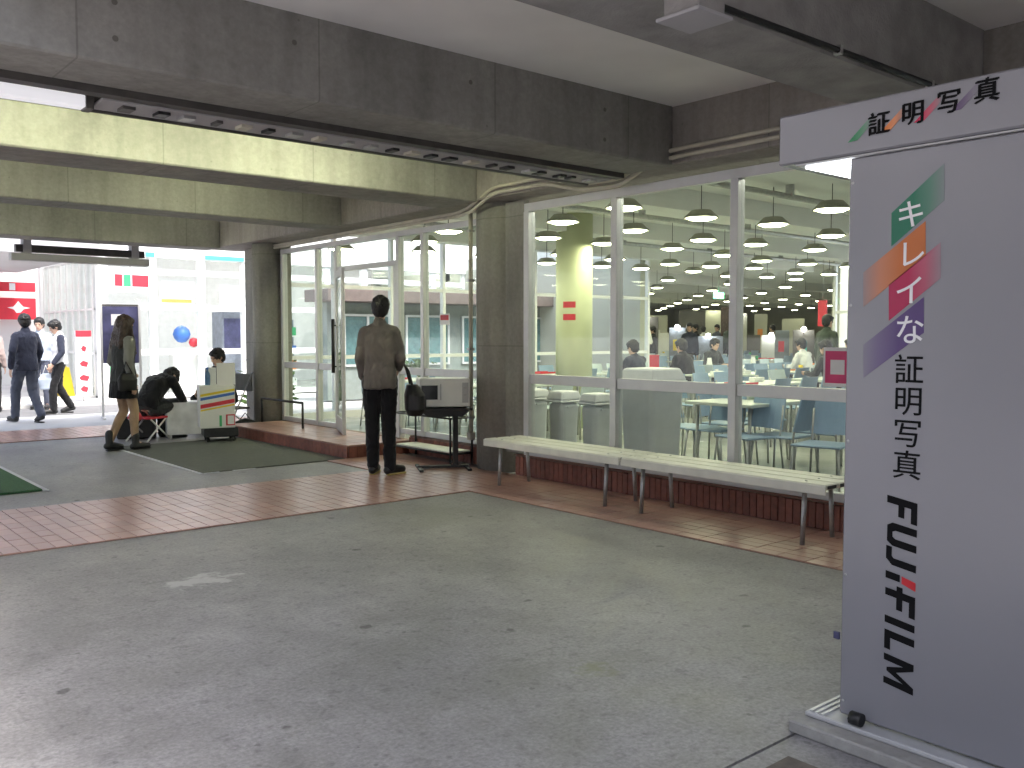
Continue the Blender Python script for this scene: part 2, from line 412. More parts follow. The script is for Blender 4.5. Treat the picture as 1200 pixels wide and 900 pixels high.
# ------------------------------------------------------------------ concourse roof: slabs, beams, columns
ZB = 2.64; ZC = 3.09
struct(MB().box(-7.2, 5.53, 4.62, 13.75, ZC, ZC + .35).box(.62, 5.53, -7, 4.62, ZC, ZC + .35).build('ceiling', M['ceil']))  # ceiling cut short on the unseen left to let daylight in
tag(MB().box(.4, 6, -6.4, -6.1, 0, ZC).build('rear_shade_wall', M['wallbeam']), 'unseen concrete wall added behind the camera to keep light off the booth', 'wall')  # added out of view to block light from behind
lw_ = MB().box(-7.4, -7.0, -12, 6.2, 0, 6).build('left_shade_wall', M['wallbeam']); tag(lw_, 'unseen concrete wall added on the left to shade the booth and passage', 'wall')  # added out of view to keep the left side dark
def beam(y0, y1, label, holes=(), z0=ZB, mat='beam', x0=-6.99, x1=5.5):
    b = MB().box(x0, x1, y0, y1, z0, ZC + .02, .012).build('concrete_beam', M[mat])
    tag(b, label, 'beam', 'concrete beams across the passage')
    for (x, z) in holes:
        MB().lathe([(0, -.003), (.011, -.003), (.015, .003)], seg=10).build('tie_hole', M['darkwall'], b).matrix_local = Matrix.Translation((x, y0 - .002, z)) @ Matrix.Rotation(PI / 2, 4, 'X')
    return b
beam(2.32, 2.75, 'concrete beam nearest the camera above the white photo booth', mat='rough_ceiling', x0=.63)
beam(4.60, 5.05, 'dark concrete beam crossing the top of the picture with light pink underside', [(1.42, 2.93), (2.35, 2.93), (3.55, 2.93), (4.75, 2.95), (1.42, 2.76), (4.75, 2.74)])
beam(7.02, 7.62, 'concrete beam lit bright yellow green by the hidden tubes')
beam(9.62, 10.08, 'dim green concrete beam between the brightly lit one and the street beam')
beam(13.18, 13.66, 'outermost concrete beam over the open street side, above the round pillar')
wb = MB().box(5.5, 6.05, -7, 13.66, 2.655, ZC + .3, .01).build('edge_beam', M['wallbeam'])
tag(wb, 'long brown concrete edge beam running above both window walls', 'beam')
def column(x, y, r, label):
    b = MB().lathe([(r, 0), (r, ZB + .25)], (0, 0, 0), 40).build('round_column', M['col'])
    b.location = (x, y, 0); tag(b, label, 'column', 'round concrete columns'); return b
column(5.935, 7.13, .285, 'round concrete pillar between the two window walls, beside the bench end')
column(5.85, 12.30, .238, 'round concrete pillar at the far end by the white shop windows')

tag(MB().box(5.92, 6.06, 12.03, 13.28, 0, 2.652).build('wall_pier', M['col']), 'concrete pier behind the far round pillar', 'wall')
# shutter rail and fluorescent fixtures behind the dark beam
t = thing('shutter_rail', 'dark steel rail with pipes slung under the rear of the big dark beam', 'rail', (0, 0, 0))
MB().box(-4.9, 5.45, 5.055, 5.14, 2.605, 2.66).build('channel', M['darksteel'], t)
MB().tube([(-4.9, 5.42, 2.60), (5.4, 5.42, 2.60)], .016).build('lower_pipe', M['darksteel'], t)
MB().box(1.52, 5.4, 5.145, 5.40, 2.598, 2.610).build('cable_tray', M['soffit'], t)
MB().box(1.52, 5.4, 5.388, 5.40, 2.611, 2.70).build('tray_side', M['darksteel'], t)
for i in range(22):
    x = 1.65 + i * .17 + random.uniform(-.04, .04)
    MB().box(x, x + random.uniform(.03, .1), 5.2, 5.30, 2.580, 2.597).build('clip', M[random.choice(['steel', 'darksteel', 'pipe', 'black', 'black'])], t)
for x in (-4, -1, 1.5, 3.4, 5.2):
    MB().box(x, x + .03, 5.06, 5.44, 2.655, 2.69).build('bracket', M['darksteel'], t)
def tube_lamp(x, y, z, label, n=1.2, glow='tubeglow'):
    t = thing('fluorescent_fixture', label, 'ceiling light', (x, y, z), 0, 'fluorescent fixtures between the beams')
    MB().box(-n / 2, n / 2, -.06, .06, .0, .06, .008).build('housing', M['white'], t)
    for s in (-.035, .035): MB().tube([(-n / 2 + .03, s, -.03), (n / 2 - .03, s, -.03)], .014).build('tube', M[glow], t)
    for s in (-1, 1): MB().box(s * n / 2 - .02, s * n / 2 + .02, -.055, .055, -.045, .0).build('end_cap', M['white'], t)
    MB().prism([(-n / 2, -.10, .05), (-n / 2, -.12, -.06), (-n / 2, .10, -.075), (-n / 2, .10, -.068), (-n / 2, -.112, -.052), (-n / 2, -.093, .05)], (n, 0, 0)).build('spill_shield', M['white'], t)  # shield added to keep the tube light off the floor
    return t
tube_lamp(3.4, 5.80, 2.955, 'fluorescent fixture hidden behind the dark beam, lighting the green beam')
tube_lamp(1.7, 5.80, 2.955, 'fluorescent fixture behind the dark beam, second from the window wall')
for x, y, lab in ((1.2, 8.45, 'fluorescent fixture in the bay past the bright beam, nearer the left edge'), (3.6, 8.45, 'fluorescent fixture in the bay past the bright beam, nearer the windows'), (1.6, 11.5, 'fluorescent fixture in the last bay, nearer the left edge'), (4.0, 11.5, 'fluorescent fixture in the last bay, nearer the windows')):
    tube_lamp(x, y, 2.97, lab, glow='tubedim')
strip = thing('white_batten', 'white batten strip below the dark beam at the left edge', 'light fitting', (0, 0, 0))
MB().box(-4, 1.46, 5.24, 5.33, 2.566, 2.63, .004).build('housing', emit('batten_glow', (.95, .93, 1.0), .16), strip)
MB().box(1.462, 1.50, 5.235, 5.335, 2.56, 2.635).build('end_cap', M['darksteel'], strip)

# conduits
t = thing('conduit_run', 'pale pair of conduits bending over the pillar and windows', 'pipe')
def arc(pts, n=5):
    out = [Vector(pts[0])]
    for i in range(1, len(pts) - 1):
        a, b, c = Vector(pts[i - 1]), Vector(pts[i]), Vector(pts[i + 1])
        p, q = b.lerp(a, min(.3, .12 / max(.01, (a - b).length))), b.lerp(c, min(.3, .12 / max(.01, (c - b).length)))
        for k in range(n + 1):
            s = k / n; out.append((p.lerp(b, s)).lerp(b.lerp(q, s), s))
    out.append(Vector(pts[-1])); return out
for d in (0, .055):
    MB().tube(arc([(5.84, 12.6, 2.62 - d * .6), (5.66, 7.55, 2.60 - d * .6), (5.56, 7.2, 2.62 - d), (5.47, 6.75, 2.74 - d), (5.47, 6.0, 2.74 - d), (5.54, 5.62, 2.64 - d), (5.56, 5.2, 2.63 - d), (5.45, 4.78, 2.74 - d), (5.475, 4.5, 2.76 - d), (5.475, 1.5, 2.76 - d)]), .017).build('conduit', M['pipe'], t)
t = thing('pillar_conduit', 'upright conduit clipped to the left side of the near pillar', 'pipe')
MB().tube([(5.735, 7.43, .34), (5.735, 7.43, 2.6)], .022).build('conduit', M['pipe'], t)
for z in (.5, 1.2, 1.9, 2.4): MB().box(5.70, 5.77, 7.41, 7.45, z, z + .025).build('clip', M['steel'], t)
MB().box(5.70, 5.77, 7.40, 7.46, .28, .36, .005).build('end_box', M['pipe'], t)
t = thing('junction_box', 'pale square junction box under the nearest beam with dark cable', 'junction box', (2.72, 2.18, 2.545))
MB().box(-.08, .08, -.08, .08, -.03, .28, .006).build('body', M['rough_ceiling'], t)
MB().box(-.10, .10, -.10, .10, -.045, -.031, .003).build('cover', M['soffit'], t)
MB().tube(arc([(-.09, .04, .1), (-.25, .06, .02), (-.5, .08, .08), (-.9, .1, .1)]), .02).build('cable', M['cable'], t)
t = thing('beam_cable', 'black cable fixed along the lower edge of the nearest beam', 'cable')
MB().tube([(2.78, 2.30, 2.66), (3.2, 2.295, 2.655), (4.2, 2.295, 2.66), (5.48, 2.295, 2.66)], .014).build('cable', M['cable'], t)
for x in (3.0, 3.9, 4.8): MB().box(x, x + .02, 2.28, 2.318, 2.64, 2.68).build('clip', M['steel'], t)

# ------------------------------------------------------------------ window wall by the bench
XW = 5.78
t = thing('window_wall', 'tall aluminium window wall behind the long bench, seating hall inside', 'window wall', (0, 0, 0), 0, 'window walls of the hall')
FZ0, FZ1 = .205, 2.60
ys = [6.575, 5.44, 4.205, 2.97, 1.7, .4]
MB().box(XW - .035, XW + .035, -1.0, 6.615, FZ1 - .075, FZ1, .003).build('top_rail', M['alum'], t)
MB().box(XW - .035, XW + .035, -1.0, 6.615, FZ0, FZ0 + .06, .003).build('bottom_rail', M['alum'], t)
for i, y in enumerate(ys):
    MB().box(XW - .045, XW + .045, y - .035, y + .035, FZ0 + .062, FZ1 - .077, .003).build('mullion', M['alum'], t)
for a, b in zip(ys[:-1], ys[1:]):
    MB().box(XW - .03, XW + .03, b + .037, a - .037, .895, .985, .003).build('transom', M['alum'], t)
    MB().box(XW - .004, XW + .004, b + .036, a - .036, FZ0 + .061, .894).build('lower_pane', M['glass'], t)
    MB().box(XW - .004, XW + .004, b + .036, a - .036, .986, FZ1 - .076).build('upper_pane', M['glass'], t)
MB().box(XW - .02, XW + .03, 6.62, 6.93, 0.21, 2.64).build('jamb', M['col'], t)
t = thing('brick_plinth', 'low dark red brick plinth below the window wall behind the bench', 'plinth')
MB().box(XW - .06, XW + .05, -1.0, 6.70, 0, .2).build('core', M['grout'], t)
bme = MB().box(-.012, .012, -.0275, .0275, -.088, .088, .002).mesh('brick', M['tile_red'])
k = 0
y = 6.66
while y > 2.6:
    link('brick', bme, t, (XW - .068 + random.uniform(-.0015, .0015), y, .1), (0, 0, random.uniform(-.02, .02))); y -= .061
MB().box(XW - .085, XW + .04, 2.6, 6.70, .2005, .2042).build('cap', M['tile_red'], t)

# ------------------------------------------------------------------ entrance window wall with door
XL = 5.92
t = thing('entrance_window_wall', 'aluminium window wall with glass door behind the standing man', 'window wall', (0, 0, 0), 0, 'window walls of the hall')
Z0, Z1 = .21, 2.56
ys = [11.98, 10.98, 10.46, 9.02, 8.52, 7.5]
MB().box(XL - .035, XL + .035, 7.46, 12.02, Z1 - .06, Z1, .003).build('top_rail', M['alum'], t)
for y in ys:
    z0 = .155 if y > 8.9 else Z0
    MB().box(XL - .04, XL + .04, y - .03, y + .03, z0, Z1 - .062, .003).build('mullion', M['alum'], t)
for a, b in zip(ys[:-1], ys[1:]):
    if a == 10.46:
        MB().box(XL - .03, XL + .03, b + .032, a - .032, 2.17, 2.23, .003).build('door_head', M['alum'], t)
        MB().box(XL - .004, XL + .004, b + .031, a - .031, 2.231, Z1 - .061).build('upper_pane', M['glass'], t)
        MB().box(XL - .03, XL + .03, b + .032, b + .10, .155, 2.168, .003).build('door_post', M['alum'], t)
        MB().box(XL - .004, XL + .004, b + .102, 9.60, .20, 2.168).build('lower_pane', M['glass'], t)
        MB().box(XL - .03, XL + .03, b + .102, 9.60, .155, .198).build('bottom_rail', M['alum'], t)
        continue
    z0 = .155 if b > 8.9 else Z0
    MB().box(XL - .03, XL + .03, b + .032, a - .032, z0, z0 + .06, .003).build('bottom_rail', M['alum'], t)
    MB().box(XL - .028, XL + .028, b + .032, a - .032, .90, .985, .003).build('transom', M['alum'], t)
    MB().box(XL - .004, XL + .004, b + .031, a - .031, z0 + .061, .899).build('lower_pane', M['glass'], t)
    MB().box(XL - .004, XL + .004, b + .031, a - .031, .986, Z1 - .061).build('upper_pane', M['glass'], t)
d = thing('glass_door', 'white framed glass door standing ajar with dark pull handle', 'door', (XL - .05, 10.42, .16), R(0))
d.rotation_euler.z = R(-24)          # leaf runs along local -Y
MB().box(-.02, .02, -.09, 0, 0, 2.0, .003).build('stile', M['alum'], d)
MB().box(-.02, .02, -.86, -.77, 0, 2.0, .003).build('stile', M['alum'], d)
MB().box(-.019, .019, -.768, -.092, 0, .18, .003).build('bottom_rail', M['alum'], d)
MB().box(-.019, .019, -.768, -.092, 1.91, 2.0, .003).build('top_rail', M['alum'], d)
MB().box(-.004, .004, -.769, -.091, .181, 1.909).build('pane', M['glass'], d)
hn = MB().tube([(-.06, -.16, .72), (-.06, -.16, 1.40)], .022).build('handle', M['black'], d)
for z in (.8, 1.32): MB().tube([(-.02, -.16, z), (-.06, -.16, z)], .01).build('handle_bracket', M['black'], hn)

t = thing('window_sticker', 'small red and white notice stuck on the pane above the microwave', 'notice', (XL - .006, 8.13, 1.53))
MB().box(-.0015, 0, -.09, .09, -.06, .06).build('paper', M['white_print'], t); MB().box(-.003, -.0016, -.075, .075, -.01, .045).build('red_field', M['ink_red'], t)
# entrance platform with red brick sides
t = thing('entrance_step', 'low tiled step with red brick edge in front of the entrance windows', 'step')
PX0, PX1, PY0, PY1, PZ = 5.06, 6.0, 8.76, 12.03, .15
MB().box(PX0 + .014, PX1, PY0 + .014, PY1, 0, PZ - .012).build('core', M['grout'], t)
tm = MB().box(-.097, .097, -.097, .097, -.006, .006, .0015).mesh('tile', M['tile'])
for i in range(4):
    for j in range(16):
        link('tile', tm, t, (PX0 + .107 + i * .2, PY0 + .107 + j * .2015, PZ - .007 + random.uniform(-.0006, .0006)))
fm = MB().box(-.007, .007, -.048, .048, -.064, .064, .0015).mesh('brick', M['tile_red'])
y = PY0 + .065
while y < PY1 - .03:
    link('brick', fm, t, (PX0 + .007, y, .067)); y += .1
for i in range(9): link('brick', fm, t, (PX0 + .065 + i * .1, PY0 + .007, .067), (0, 0, PI / 2))
t = thing('brick_plinth', 'short red brick plinth under the window behind the microwave table', 'plinth')
MB().box(XL - .05, XL + .05, 7.3, 8.755, 0, .205).build('core', M['grout'], t)
y = 8.72
while y > 7.42: link('brick', bme, t, (XL - .058, y, .1)); y -= .061

# ------------------------------------------------------------------ benches
def bench(y0, y1, label):
    t = thing('bench', label, 'bench', (5.36, (y0 + y1) / 2, 0), 0, 'cream benches under the window wall')
    L = (y1 - y0) / 2
    for i, x in enumerate((-.155, -.005, .145)):
        MB().box(x - .068, x + .068, -L, L, .385, .42, .008).build('slat', M['bench'], t)
        for s in (-1, 1): MB().box(x - .05, x + .05, s * L + s * .0005, s * L + s * .004, .392, .413).build('end_cap', M['benchend'], t)
    MB().box(-.228, -.214, -L, L, .355, .412, .003).build('front_edge', M['bench'], t)
    for y in (-L + .18, L - .18):
        MB().box(-.20, .20, y - .015, y + .015, .36, .384).build('bracket', M['steel'], t)
        MB().tube([(-.17, y, .36), (-.19, y, .0)], .016).build('leg', M['steel'], t)
        MB().tube([(.14, y, .36), (.17, y, .0)], .016).build('leg', M['steel'], t)
    MB().tube([(0, -L + .18, .37), (0, L - .18, .37)], .012).build('rail', M['steel'], t)
    for y in (-L + .18, L - .18):
        for x in (-.155, -.005, .145): MB().lathe([(0, .4245), (.007, .4235), (.010, .4205)], (x, y, 0), 10).build('bolt', M['steel'], t)
    return t
bench(4.80, 6.47, 'cream slatted bench whose end reaches the round pillar')
bench(3.05, 4.78, 'cream slatted bench nearer the photo booth')

# ------------------------------------------------------------------ photo booth (faces the windows)
S = .95                                                   # measured on a plane and brought to the booth's distance
def by(y): return y * S
def bz(z): return EYE + (z - EYE) * S
PX = 2.96 * S
booth = thing('photo_booth', 'white photo booth with coloured Japanese lettering at the right edge', 'photo booth', (PX, by(1.69), 0))
ox, oy = PX, by(1.69)
def bp(name, x0, x1, y0, y1, z0, z1, mat, bev=.004): return MB().box(x0 - ox, x1 - ox, y0 - oy, y1 - oy, z0, z1, bev).build(name, M[mat], booth)
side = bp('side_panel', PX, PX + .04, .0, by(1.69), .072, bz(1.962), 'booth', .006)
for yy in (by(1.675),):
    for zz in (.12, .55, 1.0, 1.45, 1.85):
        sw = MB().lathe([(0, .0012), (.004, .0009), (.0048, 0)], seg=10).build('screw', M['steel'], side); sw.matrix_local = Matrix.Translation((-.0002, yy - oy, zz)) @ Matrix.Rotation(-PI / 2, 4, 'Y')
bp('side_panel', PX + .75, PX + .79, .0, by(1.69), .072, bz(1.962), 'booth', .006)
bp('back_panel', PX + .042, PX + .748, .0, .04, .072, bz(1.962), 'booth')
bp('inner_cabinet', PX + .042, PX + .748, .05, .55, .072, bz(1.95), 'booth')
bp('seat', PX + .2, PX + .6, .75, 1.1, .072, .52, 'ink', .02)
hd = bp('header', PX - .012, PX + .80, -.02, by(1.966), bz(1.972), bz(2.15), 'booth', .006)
bp('header_lip', PX - .004, PX + .795, -.01, by(1.90), bz(1.964), bz(1.970), 'boothplate', 0)
bp('lamp_panel', PX + .03, PX + .74, by(1.70), by(1.88), bz(1.957), bz(1.9635), 'boothglow', 0)
bp('base_plate', PX - .05, PX + .85, -.05, by(1.69) + .10, .045, .062, 'boothplate', .004)
for k in range(3): bp('sill_ridge', PX - .045, PX + .845, by(1.69) + .03 + k * .022, by(1.69) + .04 + k * .022, .0625, .069, 'alum', 0)
for x, y in ((.06, -.12), (.7, -.12), (.06, -1.3), (.7, -1.3)):
    f = MB().lathe([(.028, .0625), (.028, .068), (.010, .068), (.010, .075)], (x, y, 0), 12).build('foot', M['steel'], booth)
cst = MB().tube([(-.03, -.10, .085), (-.03, -.06, .085)], .022, 10).build('castor', M['black'], booth)
MB().box(-.012, -.002, .02 - .02, .02 - .001, bz(.286) - .012, bz(.286) + .012).build('latch', M['navy'], booth)
pad = tag(MB().box(PX - .12, PX + 1.1, -.6, by(1.69) + .12, 0, .044, .006).build('concrete_pad', M['basepad']), 'low grey concrete pad carrying the white photo booth', 'pad')
tag(MB().box(.9, 2.50, .3, 1.60, .001, .022, .005).build('floor_mat', M['padstone']), 'brown rubber floor mat at the bottom edge beside the booth pad', 'mat')

# prints on the booth side; local frame: right = -Y, up = Z
def on_panel(name, me, y, z, parent, eps=.0015, rot=0, x=None):
    o = link(name, me, parent)
    m = Matrix(((0, 0, -1, 0), (-1, 0, 0, 0), (0, 1, 0, 0), (0, 0, 0, 1)))
    o.matrix_local = Matrix.Translation(((x if x is not None else PX) - eps - ox, y - oy, z)) @ m @ Matrix.Rotation(rot, 4, 'Z')
    return o
def fade_mat(name, col, axis_pts):
    # printed colour that fades to panel white; axis_pts: y at full colour, y at faded end (world)
    m, t, p, o = new_mat(name)
    g_ = t.nodes.new('ShaderNodeNewGeometry'); sx = N(t, 'ShaderNodeSeparateXYZ'); t.links.new(g_.outputs['Position'], sx.inputs[0])
    mr = N(t, 'ShaderNodeMapRange'); mr.inputs[1].default_value = axis_pts[0]; mr.inputs[2].default_value = axis_pts[1]; t.links.new(sx.outputs[1], mr.inputs[0])
    c = ramp(t, mr.outputs[0], [(0, col), (.45, tuple(c * .85 + .08 for c in col)), (1, (.24, .237, .262))])
    t.links.new(c.outputs[0], p.inputs['Base Color']); p.inputs['Roughness'].default_value = .27
    return m
quads = {  # TL, TR, BR, BL in measured (y, z)
 'green': ([(1.534, 1.759), (1.362, 1.899), (1.359, 1.782), (1.532, 1.648)], (.015, .16, .09), (1.46, 1.34)),
 'orange': ([(1.630, 1.566), (1.418, 1.722), (1.415, 1.610), (1.628, 1.448)], (.52, .15, .04), (1.50, 1.65)),
 'red': ([(1.538, 1.520), (1.367, 1.650), (1.364, 1.535), (1.535, 1.400)], (.42, .015, .08), (1.47, 1.35)),
 'purple': ([(1.625, 1.318), (1.418, 1.476), (1.415, 1.360), (1.622, 1.205)], (.09, .05, .17), (1.50, 1.66))}
for k, (q, col, ax) in quads.items():
    pts = [(-.0012, by(y) - oy, bz(z)) for y, z in q]
    MB().prism(pts, (-.0004, 0, 0)).build('stripe', fade_mat('print_fade_' + k, col, (by(ax[0]), by(ax[1]))), side)
for ch, (y, z), s in (('キ', (1.468, 1.742), .095), ('レ', (1.462, 1.612), .095), ('イ', (1.466, 1.492), .10), ('な', (1.463, 1.362), .10)):
    me = text_mesh(ch, s, .001); me.materials.append(M['white_print']); on_panel('letter', me, by(y), bz(z), side, .0022)
for ch, z in (('証', 1.231), ('明', 1.126), ('写', 1.018), ('真', .912)):
    me = text_mesh(ch, .098, .0012); me.materials.append(M['ink']); on_panel('letter', me, by(1.463), bz(z), side)
for i, (ch, k) in enumerate((('証', 'green'), ('明', 'orange'), ('写', 'red'), ('真', 'purple'))):
    yc = 1.592 - i * .1155; z0 = 2.03 + i * .0135
    # small slanted wedge, then the character
    c = {'green': (.02, .22, .08), 'orange': (.70, .20, .03), 'red': (.55, .02, .08), 'purple': (.10, .06, .14)}[k]
    pts = [(-.0135, by(yc + .098) - oy, bz(z0 - .016)), (-.0135, by(yc + .062) - oy, bz(z0 - .013)), (-.0135, by(yc + .012) - oy, bz(z0 + .034)), (-.0135, by(yc + .012) - oy, bz(z0 + .062))]
    MB().prism(pts, (-.0004, 0, 0)).build('wedge', fade_mat('header_fade_' + k, c, (by(yc + .08), by(yc + .005))), hd)
    me = text_mesh(ch, .076, .004); me.materials.append(M['ink']); on_panel('letter', me, by(yc - .012), bz(z0 + .024), hd, .0145)
# heavy slanted maker's name, reading downwards; letter polygons in a unit-high frame
def logo():
    w_ = .24
    L = {
     'F': [[(0, 0), (w_, 0), (w_, 1), (0, 1)], [(w_, 1), (.72, 1), (.72, .80), (w_, .80)], [(w_, .58), (.62, .58), (.62, .38), (w_, .38)]],
     'U': [[(0, .2), (w_, .3), (w_, 1), (0, 1)], [(.52, .3), (.76, .2), (.76, 1), (.52, 1)], [(0, .2), (.12, .02), (.64, .02), (.76, .2), (.52, .3), (.46, .2), (.30, .2), (w_, .3)]],
     'J': [[(.30, .25), (.54, .2), (.54, 1), (.30, 1)], [(-.06, 0), (.36, 0), (.54, .2), (.30, .25), (.24, .19), (-.06, .19)]],
     'i': [[(0, 0), (w_, 0), (w_, .48), (0, .48)]],
     'I': [[(0, 0), (w_, 0), (w_, 1), (0, 1)]],
     'L': [[(0, 0), (w_, 0), (w_, 1), (0, 1)], [(w_, 0), (.64, 0), (.64, .2), (w_, .2)]],
     'M': [[(0, 0), (.22, 0), (.22, 1), (0, 1)], [(.78, 0), (1.0, 0), (1.0, 1), (.78, 1)], [(.22, 1), (.22, .66), (.44, .1), (.56, .1), (.78, .66), (.78, 1), (.5, .42)]],
     'T': [[(-.16, .58), (0, .58), (0, .38), (-.16, .38)]]}
    seq = [('F', 0), ('U', .86), ('J', 1.72), ('i', 2.50), ('F', 3.06), ('T', 3.06), ('I', 3.98), ('L', 4.45), ('M', 5.26)]
    return [(c, [[(x + dx, y) for x, y in poly] for poly in L[c]]) for c, dx in seq]
Hh = .098                                                 # letter height -> measured width across the panel
total = 6.26; Lz0, Lz1 = .812, .165
sc_l = (Lz0 - Lz1) / total * 1.0
for c, polys in logo():
    mb = MB()
    for poly in polys:
        pts = []
        for (x, yy) in poly:
            xs = x - .16 * (1 - yy) + .16                # italic slant
            yw = 1.527 - yy * (1.527 - 1.423) - 0.0
            zw = Lz0 - xs * sc_l
            pts.append((-.0011, by(yw) - oy, bz(zw)))
        mb.prism(pts, (-.0005, 0, 0))
    mb.build('logo_letter', M['ink'], side)
pts = [(2.52, .54), (2.76, .54), (2.86, 1.0), (2.58, 1.0)]
MB().prism([(-.0011, by(1.527 - b * .104) - oy, bz(Lz0 - (a + .16 - .16 * (1 - b)) * sc_l)) for a, b in pts], (-.0005, 0, 0)).build('logo_accent', M['ink_red'], side)

# ------------------------------------------------------------------ mats and small floor things
t = thing('rubber_mat', 'dark rubber mat edged with white tape in front of the entrance step', 'mat')
MB().box(3.44, 5.03, 8.76, 11.5, .001, .012, .003).build('mat', M['mat_dark'], t)
MB().box(3.395, 3.437, 8.74, 11.5, .001, .006).build('tape', M['tape'], t)
MB().box(3.44, 3.60, 8.72, 8.757, .001, .006).build('tape', M['tape'], t)
MB().box(3.74, 3.98, 8.72, 8.757, .001, .006).build('tape', M['tape'], t)
t = thing('turf_mat', 'green artificial turf mat with pale border at the left edge', 'mat')
MB().box(.3, 1.98, 8.66, 10.9, .001, .02, .003).build('turf', M['mat_green'], t)
MB().box(1.983, 2.03, 8.64, 10.9, .001, .010).build('border', M['tape'], t)

# ------------------------------------------------------------------ microwave, its table, wire rack, low rail
RT = R(-28)
t = thing('small_table', 'small black table with splayed feet holding the microwave', 'table', (5.40, 7.46, .009), RT)
MB().box(-.27, .27, -.2, .2, .60, .625, .004).build('top', M['black'], t)
MB().prism([(-.25, -.18, .6), (.25, -.18, .6), (.17, -.18, .54), (-.17, -.18, .54)], (0, .36, 0)).build('apron', M['black'], t)
MB().box(.10, .15, -.03, .03, .035, .54).build('post', M['black'], t)
MB().box(-.26, .26, -.025, .025, .012, .036).build('foot_bar', M['black'], t)
for x in (-.24, .24): MB().box(x - .02, x + .02, -.22, .22, 0, .024, .004).build('foot', M['black'], t)
t = thing('microwave', 'white microwave oven with dark door window on the small black table', 'microwave', (5.40, 7.46, .636), RT)
MB().box(-.25, .25, -.17, .17, .01, .29, .008).build('body', M['white'], t)
MB().box(-.235, -.075, -.173, -.171, .085, .225).build('door_window', M['darkwin'], t)
cp = MB().box(.17, .172 + .06, -.173, -.171, .05, .25).build('control_panel', M['boothplate'], t)
for z in (.2, .13):
    k = MB().lathe([(.014, 0), (.014, .012)], seg=12).build('knob', M['steel'], cp); k.matrix_local = Matrix.Translation((.20, -.173, z)) @ Matrix.Rotation(PI / 2, 4, 'X')
MB().box(-.05, -.04, -.18, -.171, .08, .24).build('handle', M['steel'], t)
for x in (-.2, .2):
    for y in (-.13, .13): MB().box(x - .012, x + .012, y - .012, y + .012, 0, .01).build('foot', M['black'], t)
t = thing('wire_rack', 'low black wire rack with pale lower board beside the window', 'rack', (5.70, 8.06, .009))
for x in (-.15, .13):
    for y in (-.52, .52): MB().tube([(x, y, 0), (x, y, .50)], .011).build('leg', M['black'], t)
for z in (.12, .49):
    for x in (-.15, .13): MB().tube([(x, -.52, z), (x, .52, z)], .010).build('rail', M['black'], t)
    for y in (-.52, .52): MB().tube([(-.15, y, z), (.13, y, z)], .010).build('rail', M['black'], t)
MB().box(-.14, .12, -.5, .5, .132, .145).build('shelf', M['bench'], t)
t = thing('low_rail', 'low black metal rail on the step beside the far pillar', 'rail', (5.55, 11.35, .15))
for y in (-.6, .6): MB().tube([(0, y, 0), (0, y, .33)], .016).build('post', M['black'], t)
MB().tube([(0, -.6, .33), (0, .6, .33)], .016).build('top_bar', M['black'], t)
t = thing('small_sign', 'pink and white notice fixed to the window frame near the booth', 'sign', (XW - .046, 3.33, 1.13))
MB().box(0, .006, -.11, .11, -.13, .14).build('board', M['white_print'], t)
MB().box(-.002, -.0002, -.095, .095, -.105, .115).build('pink_field', M['pink'], t)
MB().box(-.0036, -.0022, -.05, .055, -.045, .055).build('white_mark', M['white_print'], t)

# ------------------------------------------------------------------ hall interior
struct(MB().box(5.99, 45, -6, 13.2, -.03, .0).build('hall_floor', M['hallfloor']))
struct(MB().box(15.5, 48, 13.2, 40, -.03, .0).build('hall_floor', M['hallfloor']))
HC = 3.12
struct(MB().box(6.05, 20, -6, 13.6, HC, HC + .3).build('hall_ceiling', M['hallceil']))
struct(MB().box(20, 48, 11.8, 40, HC, HC + .3).build('hall_ceiling', M['hallceil']))
struct(MB().box(15.2, 20, 13.6, 40, HC, HC + .3).build('hall_ceiling', M['hallceil']))
for k, y in enumerate((2.5, 4.8, 7.3, 9.8, 12.2)):
    tag(MB().box(6.06, 19.6, y - .15, y + .15, 2.86, HC + .01).build('hall_beam', M['hallceil']), 'pale beam under the hall ceiling, number %s from the booth end' % ('one', 'two', 'three', 'four', 'five')[k], 'beam', 'pale hall ceiling beams')
for k, y in enumerate((17.2, 20.8, 24.4, 28)):
    tag(MB().box(15.2, 48, y - .15, y + .15, 2.86, HC + .01).build('hall_beam', M['hallceil']), 'pale beam in the far wing of the hall, row %s' % ('one', 'two', 'three', 'four')[k], 'beam', 'pale hall ceiling beams')
def wallbox(x0, x1, y0, y1, z0, z1, mat, label):
    return tag(MB().box(x0, x1, y0, y1, z0, z1).build('wall', M[mat]), label, 'wall')
wallbox(47.7, 48, 11.8, 40, 0, HC, 'hallwall', 'far end wall of the hall wing')
wallbox(15.2, 48, 39.7, 40, 0, HC, 'hallwall', 'beige rear wall of the hall wing')
wallbox(15.2, 15.5, 13.6, 39.7, 0, HC, 'hallwall', 'side wall of the hall wing beyond the green column')
wallbox(20, 48, 11.6, 11.8, 0, HC, 'hallwall', 'side wall of the hall wing beyond the bright doors')
wallbox(6.05, 20, -6.2, -6, 0, HC + .3, 'hallwall', 'near end wall of the hall hidden by the booth')
